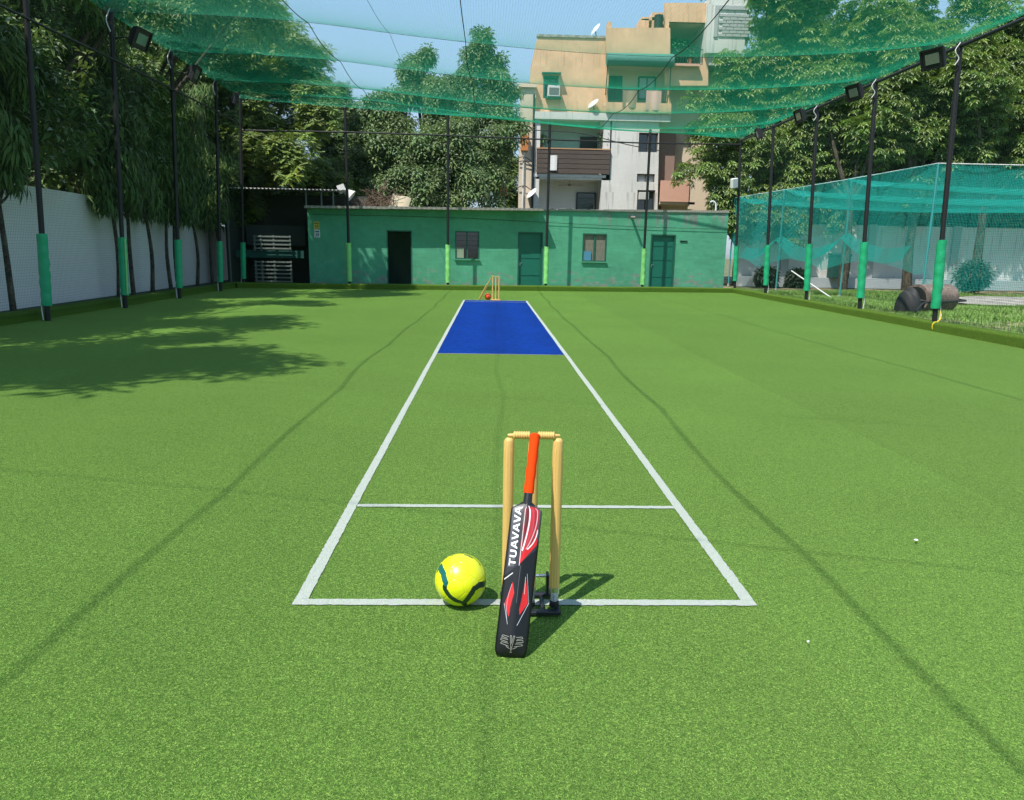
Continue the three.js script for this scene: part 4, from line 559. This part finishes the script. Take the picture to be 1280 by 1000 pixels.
// ------------------------------------------------------------------ peach apartment building
{
  const Z = -44, t = thing('apartment_building', 'peach and white apartment building with balconies behind the green building', 'building', [6, 0, Z]);
  const off = V(6, 0, Z), P2 = (px, py, z = Z) => { const p = at(px, py, z); return [p.x - off.x, p.y]; };
  const rc = (a, b, c, d, z = Z) => { const x0 = P2(a, (b + d) / 2, z)[0], x1 = P2(c, (b + d) / 2, z)[0], y1 = P2((a + c) / 2, b, z)[1], y0 = P2((a + c) / 2, d, z)[1]; return { x0, x1, y0, y1, w: x1 - x0, h: y1 - y0, cx: (x0 + x1) / 2, cy: (y0 + y1) / 2 }; };
  const uvm = g => { const p = g.attributes.position, n = g.attributes.normal, u = g.attributes.uv; for (let i = 0; i < p.count; i++) u.setXY(i, Math.abs(n.getX(i)) > .7 ? p.getZ(i) : p.getX(i), p.getY(i)); return g; };
  const blk = (name, q, zf, d, mat, par = t) => mesh(name, uvm(mv(box(q.w, q.h, d), q.cx, q.cy, zf - d / 2)), mat, par);
  const slab = (name, pts, holes, mat, zf = 0, th = .25) => { const s = new THREE.Shape(pts.map(p => new THREE.Vector2(...p))); for (const q of holes) { const h = new THREE.Path(); h.moveTo(q.x0, q.y0); h.lineTo(q.x1, q.y0); h.lineTo(q.x1, q.y1); h.lineTo(q.x0, q.y1); s.holes.push(h); } const g = new THREE.ExtrudeGeometry(s, { depth: th, bevelEnabled: false }); g.translate(0, 0, zf - th); return mesh(name, uvm(g), mat, t); };
  const R4 = q => [[q.x0, q.y0], [q.x1, q.y0], [q.x1, q.y1], [q.x0, q.y1]];
  // core behind the facade
  const core = rc(668, 60, 826, 330); core.y0 = 0; core.h = core.y1; core.cy = core.h / 2; blk('building_core', core, -2.2, 8, M.peach);
  // upper left block with the air conditioner
  const wn = rc(679, 95, 698, 123);
  slab('upper_wall', [P2(654, 150), P2(757, 150), P2(757, 45), P2(672, 45)], [wn], M.peach);
  mesh('side_wall', uvm(mv(box(.25, P2(665, 50)[1] - P2(665, 150)[1], 6), P2(672, 60)[0] + .05, (P2(665, 50)[1] + P2(665, 150)[1]) / 2, -3.3)), M.peach, t);
  blk('roof_coping', rc(671, 44, 757, 47), .06, .4, M.concrete);
  const fw = mesh('window_frame', join(mv(box(wn.w, .1, .2), wn.cx, wn.y1 - .05, -.08), mv(box(.08, wn.h, .2), wn.x0 + .04, wn.cy, -.1), mv(box(.08, wn.h, .2), wn.x1 - .04, wn.cy, -.1), mv(box(.07, wn.h - .1, .1), wn.cx, wn.cy - .05, -.13)), M.door, t); mesh('pane', mv(box(wn.w - .16, wn.h - .12, .02), wn.cx, wn.cy, -.19), M.glass, fw);
  mesh('window_hood', mv(box(wn.w + .2, .07, .45), wn.cx, wn.y1 + .1, .22, .12), M.door, t);
  { const q = rc(684, 109, 699, 123), a = mesh('air_conditioner', mv(box(q.w, q.h, .6, .03), q.cx, q.cy, .25), std([.62, .63, .60], .6), t), s = []; for (let k = 0; k < 9; k++) s.push(mv(box(q.w * .8, .02, .02), q.cx, q.y0 + q.h * (.2 + k * .07), .56)); mesh('grille', join(...s), std([.2, .2, .2], .7), a); mesh('sill_bracket', mv(box(q.w + .2, .05, .6), q.cx, q.y0 - .03, .22), M.door, t); }
  // upper middle block with balcony
  const bal = rc(759, 84, 833, 130);
  slab('upper_wall', [P2(757, 150), P2(836, 150), P2(836, 37), P2(757, 37)], [bal], M.peach, .35, .25);
  mesh('wall_return', uvm(mv(box(.2, 5, .55), P2(757, 90)[0] + .1, P2(757, 90)[1] + .1, -.18)), M.peach, t);
  const bw = { ...bal }; mesh('balcony_back', uvm(mv(box(bal.w + .3, bal.h + .5, .1), bal.cx, bal.cy, -1.0)), M.cream, t); mesh('balcony_floor', mv(box(bal.w + .3, .15, 1.3), bal.cx, bal.y0 - .08, -.55), M.cream, t); mesh('balcony_ceiling', mv(box(bal.w + .3, .12, 1.2), bal.cx, bal.y1 + .07, -.5), M.cream, t);
  for (const sx of [bal.x0 - .06, bal.x1 + .06]) mesh('balcony_cheek', mv(box(.1, bal.h, 1.0), sx, bal.cy, -.45), M.cream, t);
  { const q = rc(762, 90, 781, 130); const d = mesh('balcony_door', mv(box(q.w, q.h, .06), q.cx, q.cy, -.92), std([.02, .13, .09], .7), t); mesh('door_leaf_gap', mv(box(.04, q.h, .02), q.cx, q.cy, -.885), M.dark, d); const w = rc(802, 92, 823, 120), f = mesh('balcony_window', join(mv(box(w.w, .09, .1), w.cx, w.y1, -.9), mv(box(w.w, .09, .1), w.cx, w.y0, -.9), mv(box(.09, w.h, .1), w.x0, w.cy, -.9), mv(box(.09, w.h, .1), w.x1, w.cy, -.9), mv(box(.06, w.h, .08), w.cx, w.cy, -.9), mv(box(w.w, .05, .08), w.cx, w.cy, -.9)), std([.02, .13, .09], .7), t); mesh('pane', mv(box(w.w, w.h, .03), w.cx, w.cy, -.93), std([.42, .50, .56], .2), f); }
  { const q = rc(756, 73, 838, 84), g = new THREE.CylinderGeometry(.32, .34, q.w, 18, 1); g.rotateZ(Math.PI / 2); mesh('awning', mv(g, q.cx, q.cy, .62), std([.10, .26, .22], .85, { bumpMap: rep(plasterBump, 6), bumpScale: .05 }), t); mesh('awning_frame', join(tube([V(q.x0 + .1, q.cy, .62), V(q.x0 + .05, q.y0 - 1.6, .4)], .03, 6), tube([V(q.x1 - .1, q.cy, .62), V(q.x1 - .05, q.y0 - 1.6, .4)], .03, 6)), M.iron, t); }
  { const y0 = bal.y0 + .05, y1 = P2(790, 113)[1], gs = [mv(box(bal.w, .06, .05), bal.cx, y1, .5), mv(box(bal.w, .05, .05), bal.cx, y0, .5)]; for (let k = 0; k <= 30; k++) gs.push(mv(box(.03, y1 - y0, .03), lerp(bal.x0, bal.x1, k / 30), (y0 + y1) / 2, .5)); mesh('railing', join(...gs), std([.02, .05, .04], .6), t); blk('balcony_edge', rc(756, 131, 836, 144), .6, .3, M.peach); }
  // dark terrace at the top right, white brick stair block
  const ter = rc(834, 29, 879, 82);
  slab('terrace_wall', [P2(830, 108), P2(884, 108), P2(884, 5), P2(830, 5)], [ter], M.peach, .2, .25);
  mesh('terrace_back', mv(box(ter.w + 1, ter.h + .4, .1), ter.cx, ter.cy, -3.2), std([.05, .12, .10], .9), t); mesh('terrace_floor', mv(box(ter.w + .4, .2, 3.4), ter.cx, ter.y0 - .1, -1.6), M.cream, t); mesh('terrace_ceiling', mv(box(ter.w + .4, .2, 3.4), ter.cx, ter.y1 + .1, -1.6), M.cream, t); mesh('terrace_cheek', mv(box(.2, ter.h, 3.4), ter.x1 + .1, ter.cy, -1.6), M.white, t); mesh('terrace_cheek', mv(box(.2, ter.h, 3.4), ter.x0 - .1, ter.cy, -1.6), M.cream, t);
  { const gs = []; for (let k = 0; k < 14; k++) gs.push(mv(box(.03, .8, .03), lerp(ter.x0, ter.x1, k / 13), ter.y0 + .4, .1)); gs.push(mv(box(ter.w, .05, .05), ter.cx, ter.y0 + .82, .1)); mesh('terrace_railing', join(...gs), M.iron, t); }
  blk('terrace_ledge', rc(833, 82, 872, 85), .5, .7, M.pink);
  const wb = rc(880, 2, 928, 70), wbm = mesh('stair_block', uvm(mv(box(wb.w, wb.h, 6), wb.cx, wb.cy, -2.4)), M.white, t); mesh('stair_window', join(mv(box(1.6, .2, .1), wb.cx + .3, wb.y1 - .5, .62), mv(box(.2, 1.6, .1), wb.cx - .6, wb.y1 - 1.2, .62)), M.grey, wbm); { const gs = []; for (let k = 0; k < 7; k++) for (let j = 0; j < 4; j++) gs.push(mv(box(.38, .13, .05), wb.cx - .25 + j * .42 + (k % 2) * .2, wb.y1 - 1.9 + k * .17, .63)); mesh('open_brickwork', join(...gs), M.grey, wbm); }
  blk('stair_block_foot', rc(884, 68, 912, 84), .4, 3, M.grey);
  const stem = rc(836, 84, 900, 262); stem.y0 = 0; stem.h = stem.y1; stem.cy = stem.h / 2; blk('right_wing', stem, -.9, 5, M.cream);
  // roof top pillars
  for (const [a, b, c, d] of [[801, 22, 812, 37], [816, 14, 836, 37], [803, 20, 834, 24]]) blk('roof_pillar', rc(a, b, c, d), -.2, 1.2, M.peach);
  { const q = rc(820, 28, 825, 37); mesh('water_drum', mv(new THREE.CylinderGeometry(.25, .25, .8, 12), q.cx, q.y0 + .3, .1), M.black, t); }
  // floor band, second-storey balcony
  blk('floor_band', rc(668, 143, 836, 152), .45, .5, M.white);
  const b2 = rc(674, 150, 752, 190); mesh('balcony_back', mv(box(b2.w + .4, b2.h + .3, .1), b2.cx, b2.cy, -1.3), std([.30, .58, .46], .8), t); mesh('balcony_floor', mv(box(b2.w + .6, .16, 1.7), b2.cx, b2.y0 - 1.35, -.5), M.white, t);
  { const q = rc(728, 167, 750, 200); mesh('balcony_door', mv(box(q.w, q.h + .6, .06), q.cx, q.cy - .3, -1.2), std([.03, .06, .05], .6), t); }
  for (const q of [rc(665, 148, 674, 262), rc(752, 148, 762, 262)]) { q.y0 = 0; q.h = q.y1; q.cy = q.h / 2; blk('pier', q, .3, 1.9, M.white); }
  { const q = rc(670, 188, 761, 218), n = 5; for (let k = 0; k < n; k++) mesh('parapet_board', mv(box(q.w, q.h / n - .025, .05, .008), q.cx, q.y0 + q.h * (k + .5) / n, .42), M.plank, t); mesh('parapet_core', mv(box(q.w - .05, q.h - .04, .06), q.cx, q.cy, .36), std([.05, .045, .04], .9), t); mesh('coping_strip', mv(box(q.w, .06, .1), q.cx, q.y1 + .03, .42), std([.5, .28, .14], .8), t); }
  // ground balcony
  const b1 = rc(676, 224, 752, 300); mesh('porch_back', mv(box(b1.w + .4, 4.8, .1), b1.cx, b1.y1 - 2.2, -1.4), M.white, t); blk('porch_beam', rc(670, 218, 761, 225), .3, 1.9, M.white);
  { const q = rc(724, 239, 748, 275); mesh('porch_door', mv(box(q.w, q.h, .06), q.cx, q.cy, -1.3), M.glass, t); mesh('porch_door_frame', join(mv(box(.08, q.h, .1), q.x0, q.cy, -1.3), mv(box(.08, q.h, .1), q.x1, q.cy, -1.3), mv(box(q.w, .08, .1), q.cx, q.y1, -1.3)), M.iron, t); const f = P2(713, 228), fan = mesh('ceiling_fan', join(mv(new THREE.CylinderGeometry(.1, .1, .12, 12), f[0], f[1] - .1, -.4), ...[0, 1, 2].map(k => mv(box(.75, .02, .12).translate(.45, 0, 0), f[0], f[1] - .1, -.4, 0, k * 2.09 + .3)), tube([V(f[0], f[1] + .3, -.4), V(f[0], f[1], -.4)], .02, 6)), std([.25, .2, .17], .6), t); }
  // white wall on the right with three windows
  const wA = rc(797, 167, 821, 191), wB = rc(795, 218, 817, 228), wC = rc(795, 238, 817, 268);
  slab('white_wall', [[P2(762, 264)[0], 0], [P2(823, 264)[0], 0], P2(823, 150), P2(762, 150)], [wA, wB, wC], M.white, .3, .25);
  for (const [q, m] of [[wA, M.dark], [wB, std([.5, .5, .5], .4)], [wC, M.dark]]) { const f = mesh('window', join(mv(box(q.w, .07, .1), q.cx, q.y1 - .03, .2), mv(box(.07, q.h, .1), q.x0 + .03, q.cy, .2), mv(box(.07, q.h, .1), q.x1 - .03, q.cy, .2), mv(box(.05, q.h, .08), q.cx, q.cy, .18)), std([.1, .08, .07], .7), t); mesh('pane', mv(box(q.w, q.h, .02), q.cx, q.cy, .1), m === M.dark ? M.glass : m, f); }
  { const q = rc(797, 241, 809, 250); mesh('window_unit', mv(box(q.w, q.h, .35, .02), q.cx, q.cy, .3), std([.55, .54, .50], .6), t); }
  // pink parapet and recess to its right
  const pk = rc(823, 227, 858, 253); blk('pink_parapet', pk, .6, .2, M.pink); blk('porch_slab', rc(823, 253, 866, 256), .5, 2, M.cream); blk('corner_post', rc(858, 230, 866, 262), .5, .5, M.cream); { const q = rc(823, 165, 845, 227); blk('recess_wall', q, -.3, .4, std([.30, .20, .16], .9)); }
  // cream shaft on the left with boxes and pipes
  const sh = rc(650, 108, 668, 262); sh.y0 = 0; sh.h = sh.y1; sh.cy = sh.h / 2; blk('service_shaft', sh, .3, 1.6, M.cream); { const y1 = sh.y1 - .5; mesh('drain_pipe', tube([V(sh.x1 - .1, 1, .42), V(sh.x1 - .1, y1, .42)], .06, 8), M.iron, t); mesh('drain_pipe', tube([V(sh.x0 + .2, 1, .40), V(sh.x0 + .2, y1 - 1.5, .40)], .05, 8), M.wire, t); const q = rc(651, 171, 660, 190); mesh('meter_box', mv(box(q.w, q.h, .25, .02), q.cx, q.cy, .44), std([.55, .20, .06], .8), t); for (const py of [200, 205, 236]) { const p = P2(655, py); mesh('cable_clamp', tube(curve([V(p[0] - .5, p[1], .4), V(p[0], p[1] + .12, .48), V(p[0] + .4, p[1] - .1, .42)], 8), .025, 5), M.black, t); } }
  blk('shaft_cap', rc(648, 106, 670, 111), .45, 1.9, M.cream);
}
// things hung on the building
{
  const Z = -44, towel = (a, b, c, d, z, col, label) => { const p0 = at(a, b, z), p1 = at(c, d, z), w = p1.x - p0.x, h = p0.y - p1.y, g = new THREE.PlaneGeometry(w, h, 8, 6), p = g.attributes.position; for (let i = 0; i < p.count; i++) p.setZ(i, Math.sin(p.getX(i) * 11) * .03); const g2 = g.clone().translate(0, 0, -.03); g.computeVertexNormals(); g2.computeVertexNormals(); solo('towel', join(g, g2), std(col, .95, { side: THREE.DoubleSide }), label, 'towel', undefined, [(p0.x + p1.x) / 2, (p0.y + p1.y) / 2, z]); };
  towel(779, 113, 796, 135, Z + .62, [.30, .24, .16], 'brown towel hung over the upper balcony railing'); towel(808, 113, 826, 138, Z + .62, [.66, .44, .36], 'pink towel hung over the upper balcony railing'); towel(686, 194, 696, 213, Z + .52, [.72, .72, .70], 'white towel hung over the dark boarded parapet');
  const dish = (px, py, z, label, rx, ry) => { const p = at(px, py, z), t = thing('satellite_dish', label, 'dish', [p.x, p.y, p.z]); const g = new THREE.SphereGeometry(.9, 20, 5, 0, 6.283, 0, .42); g.translate(0, -.84, 0); g.rotateX(rx); g.rotateZ(ry); mesh('reflector', g, std([.66, .66, .65], .6, { side: THREE.DoubleSide }), t); mesh('arm', tube([V(0, 0, 0), V(.1, -.35, -.2)], .03, 6), M.iron, t); };
  dish(741, 129, Z + .35, 'white satellite dish on the peach wall beside the balcony', .35, .75); dish(664, 241, Z + .6, 'white satellite dish on the cream shaft above the green roof', .35, .8); dish(744, 36, Z - .5, 'white satellite dish on the flat roof above the air conditioner', .3, .95);
  const pl = (px, py, label, seed, n, s, z) => { const p = at(px, py, z), t = thing('potted_plant', label, 'plant', [p.x, p.y, p.z]); mesh('pot', mv(new THREE.CylinderGeometry(.16, .12, .26, 12), 0, .13, 0), std([.35, .13, .07], .9), t); const R = rng(seed), gs = []; for (let k = 0; k < n; k++) gs.push(mv(LEAF.broad.clone(), (R() - .5) * s, .35 + R() * s * .9, (R() - .5) * s * .5, 0, R() * 6, 0)); const g = mergeGeometries(gs); mesh('foliage', g, std([.06, .15, .04], .7, { side: THREE.DoubleSide }), t).userData.kind = 'stuff'; };
  pl(840, 80, 'bushy potted plant at the tall end of the dark terrace', 1, 16, .9, Z - .4); pl(862, 80, 'low potted plant in the middle of the dark terrace', 2, 9, .6, Z - .4); pl(675, 187, 'potted plant at the shaft end of the boarded balcony', 3, 7, .5, Z - .1); pl(755, 187, 'potted plant at the window end of the boarded balcony', 4, 9, .6, Z - .1);
}
{ // pole with an orange box
  const p = at(630, 262, -40), q = at(629, 228, -40), t = thing('utility_pole', 'thin pole with an orange box beside the cream shaft', 'pole', [p.x, 0, p.z]); mesh('pole', tube([V(0, 0, 0), V(0, q.y, 0)], .05, 8), M.rust, t); const a = at(625, 233, -39.9), b = at(634, 245, -39.9); mesh('box', box(b.x - a.x, a.y - b.y, .2, .02), std([.62, .24, .07], .8), t, [(a.x + b.x) / 2 - p.x, (a.y + b.y) / 2, .1]);
}
for (const [pts, l] of [[[[645, 162], [720, 166], [790, 182], [835, 190]], 'thin black overhead wire crossing in front of the boarded balcony'], [[[390, 268], [560, 272], [760, 282], [908, 287]], 'thin black wire strung along the green building wall']]) { const z = l.includes('strung') ? null : -38; const P3 = pts.map(([x, y]) => { if (z) return at(x, y, z); const [s, h] = onWall(x, y); const p = GA.clone().addScaledVector(GD, s).addScaledVector(GN, .05); p.y = h; return p; }); solo('overhead_wire', tube(curve(P3, 30), z ? .022 : .008, 5), M.black, l, 'wire'); }

// ------------------------------------------------------------------ right side: rough grass, rear wall, teal practice cage, roller
{
  const t = thing('rear_wall', 'long pale plastered wall with low plinth behind the teal net', 'wall', [12.5, 0, -38]);
  mesh('wall', uvBox(mv(box(26, 3.15, .25), 13, 1.575, 0)), M.white, t); mesh('plinth', mv(box(26, .5, .7), 13, .25, .5), std([.45, .50, .52], .9), t);
  for (let k = 0; k < 6; k++) mesh('pilaster', mv(box(.4, 3.2, .12), 2.4 + k * 4.4, 1.6, .19), std([.38, .40, .39], .9), t);
  function uvBox(g) { const p = g.attributes.position, u = g.attributes.uv; for (let i = 0; i < p.count; i++) u.setXY(i, p.getX(i), p.getY(i)); return g; }
}
{ const s = [[16.5, -24.5], [40, -22], [40, -30], [20, -30.5], [16.0, -27]]; const g = new THREE.ShapeGeometry(new THREE.Shape(s.map(([x, z]) => new THREE.Vector2(x, -z)))); g.rotateX(-Math.PI / 2); g.translate(0, .02, 0); const u = g.attributes.uv; for (let i = 0; i < u.count; i++) u.setXY(i, u.getX(i) / 3, u.getY(i) / 3); struct('concrete_path', g, M.concrete); }
{ // grass blades
  const P = [], I = [], R = rng(90); for (let k = 0; k < 5; k++) { const a = R() * 6.28, l = .09 + R() * .06, w = .006, x = Math.cos(a), z = Math.sin(a), b = P.length / 3, ox = (R() - .5) * .06, oz = (R() - .5) * .06; P.push(ox - z * w, 0, oz + x * w, ox + z * w, 0, oz - x * w, ox + x * l * .6, l, oz + z * l * .6); I.push(b, b + 1, b + 2); }
  const g = new THREE.BufferGeometry(); g.setAttribute('position', new THREE.Float32BufferAttribute(P, 3)); g.setIndex(I); g.computeVertexNormals();
  const spots = [], nz = vnoise(66, 64); while (spots.length < 60000) { const x = 9.7 + Math.pow(R(), 1.4) * 16, z = -11 - R() * 22; if (x < kerbR(z) + .36) continue; const n = nz(x * .55, z * .55 + 64); if (n < .42 && R() < .8) continue; if (x > 16 && z < -24 && z > -30.6) continue; spots.push([x, z, n]); }
  const im = new THREE.InstancedMesh(g, std([1, 1, 1], .8, { side: THREE.DoubleSide }), spots.length), m = new THREE.Matrix4(), c = new THREE.Color(); spots.forEach(([x, z, n], i) => { const s = .42 + R() * .5 + (n - .4) * .7; m.makeRotationY(R() * 6.28).scale(V(s * 1.5, s, s * 1.5)).setPosition(x, -.03, z); im.setMatrixAt(i, m); const b = .7 + .6 * R(); c.setRGB(.17 * b, .30 * b, .06 * b); im.setColorAt(i, c); });
  im.name = 'rough_grass'; tag(im, 'rough patchy green grass growing beyond the kerb', 'grass'); im.userData.kind = 'stuff'; shade(im); scene.add(im);
}
{ // practice cage: posts, ropes and sagging nets
  const c = [[13.3, -22.7], [13.0, -27.5], [12.5, -32.5], [11.95, -37.4], [18.2, -22.7], [23.5, -22.8], [28.5, -23]], H = 4.34;
  c.forEach(([x, z], i) => { const t = thing('cage_post', 'slim teal pipe post of the practice cage behind the roller', 'post', [x, 0, z], 'teal posts of the practice cage'); mesh('pole', tube([V(0, 0, 0), V(0, H, 0)], .032, 8), std([.05, .30, .30], .5), t); mesh('foot', mv(new THREE.CylinderGeometry(.05, .06, .12, 10), 0, .06, 0), M.concrete, t); });
  solo('cage_rope', tube(curve([[11.95, -37.4], [12.5, -32.5], [13.0, -27.5], [13.3, -22.7]].map(([x, z]) => V(x, H, z)), 20), .016, 6), M.wire, 'pale top rope of the practice cage along its field side', 'rope');
  solo('cage_rope', tube(curve([[13.3, -22.7], [18.2, -22.7], [23.5, -22.8], [28.5, -23]].map(([x, z]) => V(x, H, z)), 20), .016, 6), M.wire, 'pale top rope of the practice cage above the roller', 'rope');
  const grid = (name, f, na, nb, sa, sb, r, label) => { const S = new Strands(); for (let i = 0; i <= na; i++) { const p = []; for (let k = 0; k <= sb; k++) p.push(f(i / na, k / sb)); S.add(p, r); } for (let j = 0; j <= nb; j++) { const p = []; for (let k = 0; k <= sa; k++) p.push(f(k / sa, j / nb)); S.add(p, r); } return solo(name, S.geo(), M.netCage, label, 'net'); };
  // field side: hem caught up in swags
  const hem = z => 1.0 + .75 * Math.abs(Math.sin((z + 22.7) / 5 * Math.PI * .92 + .25)) * .55;
  grid('cage_net', (a, b) => { const z = lerp(-22.7, -37.4, a), x = lerp(13.3, 11.95, a), y = lerp(hem(z), H, b); return V(x + Math.sin(a * 30 + b * 3) * .06, y, z); }, 300, 70, 60, 8, .0033, 'teal side net of the practice cage facing the field');
  grid('cage_net', (a, b) => { const x = lerp(13.3, 28.5, a), y = lerp(.35 + .25 * Math.abs(Math.sin(a * 9)), H, b); return V(x, y, -22.72 + Math.sin(a * 24 + b * 3) * .07 - a * .25); }, 320, 80, 50, 8, .0031, 'teal end net of the practice cage above the roller');
  grid('cage_net', (a, b) => { const z = lerp(-22.8, -37, b), x = lerp(lerp(13.3, 12, b), 28.5, a); const v = (b * 3) % 1; return V(x, H - 1.0 * 4 * v * (1 - v) * .45 - .5 * 4 * a * (1 - a) * .5, z); }, 300, 280, 30, 48, .0036, 'teal roof net of the practice cage sagging in waves');
  grid('cage_net', (a, b) => { const z = lerp(-24, -36.5, a), v = (a * 2.4 + .3) % 1, sag = 4 * v * (1 - v); return V(lerp(13.25, 12.1, a) + b * .25 + Math.sin(a * 40) * .03, 2.35 - sag * .75 + (b - .5) * .5 * (.4 + sag * .6), z); }, 200, 36, 70, 4, .0034, 'bunched teal net gathered in swags inside the cage');
}
{ // roller
  const p = V(12.45, 0, -20.9), t = thing('ground_roller', 'heavy concrete ground roller with black iron frame resting on rough grass', 'roller', [p.x, 0, p.z]); t.rotation.y = .38;
  const g = new THREE.CylinderGeometry(.40, .40, 1.25, 36, 1); g.rotateZ(Math.PI / 2); mesh('drum', mv(g, .1, .40, 0), new THREE.MeshStandardMaterial({ map: rep(concrete, 2, 1), color: new THREE.Color().setRGB(.50, .40, .38), bumpMap: plasterBump, bumpScale: .01, roughness: .95 }), t);
  mesh('axle', tube([V(-.7, .4, 0), V(.86, .4, 0)], .03, 10), M.iron, t); mesh('end_plate', join(mv(new THREE.CylinderGeometry(.33, .33, .04, 24), -.56, .4, 0, 0, 0, Math.PI / 2)), M.black, t);
  mesh('frame', join(tube([V(.84, .4, 0), V(.8, .36, .55), V(-.62, .32, .55), V(-.7, .4, 0)], .028, 8), tube([V(-.62, .34, .5), V(-.95, .30, .55), V(-1.3, .05, .6)], .03, 8)), M.black, t);
  mesh('tarpaulin', (() => { const s = new THREE.SphereGeometry(.42, 18, 10, 0, 6.283, 0, 1.6), q = s.attributes.position; for (let i = 0; i < q.count; i++) q.setXYZ(i, q.getX(i) * .75, q.getY(i) * (1.4 + .2 * Math.sin(q.getX(i) * 20)), q.getZ(i) * .9); s.computeVertexNormals(); return s.translate(-.82, .06, 0); })(), std([.02, .02, .022], .7, { side: THREE.DoubleSide }), t);
}
{ // small things along the rear wall
  const b = thing('green_bin', 'dark green box standing against the pale rear wall', 'bin', [17.4, .5, -37.1]); mesh('body', mv(box(.9, 1.1, .6, .03), 0, .55, 0), std([.012, .085, .07], .7), b); mesh('lid', mv(box(.96, .1, .66, .02), 0, 1.16, 0, .1), std([.012, .07, .06], .7), b);
  const shrub = (x, z, s, seed, label) => { const t = thing('shrub', label, 'shrub', [x, 0, z]); mesh('stem', tube([V(0, 0, 0), V(.05, s * .6, 0)], .03, 6), M.bark, t); const R = rng(seed), n = 130, im = new THREE.InstancedMesh(LEAF.broad, leafMat, n), m = new THREE.Matrix4(), c = new THREE.Color(); for (let i = 0; i < n; i++) { const v = V(R() - .5, R() - .5, R() - .5).normalize().multiplyScalar(s * .6 * Math.pow(R(), .4)); m.makeRotationY(R() * 6).setPosition(v.x, v.y + s * .75, v.z); im.setMatrixAt(i, m); const k = .7 + .6 * R(); c.setRGB(.03 * k, .07 * k, .03 * k); im.setColorAt(i, c); } im.name = 'foliage'; im.userData.kind = 'stuff'; shade(im); t.add(im); };
  shrub(21.8, -33.2, 1.1, 5, 'round dark shrub between the teal posts and the rear wall'); shrub(13.6, -36.7, .7, 6, 'low dark shrub at the foot of the rear wall near the green building'); shrub(15.2, -36.8, .6, 7, 'small dark shrub beside the green box at the rear wall');
  [[16.6, -36.3, .17], [19.9, -36.2, .2], [23.4, -35.9, .22], [26.8, -35.9, .2]].forEach(([x, z, r], i) => { });
  solo('leaning_pole', tube([V(12.6, .0, -27.2), V(11.9, .95, -29.5)], .025, 6), M.wire, 'pale pole lying tilted on the rough grass by the kerb', 'pole');
}
renderer.render(scene, camera);
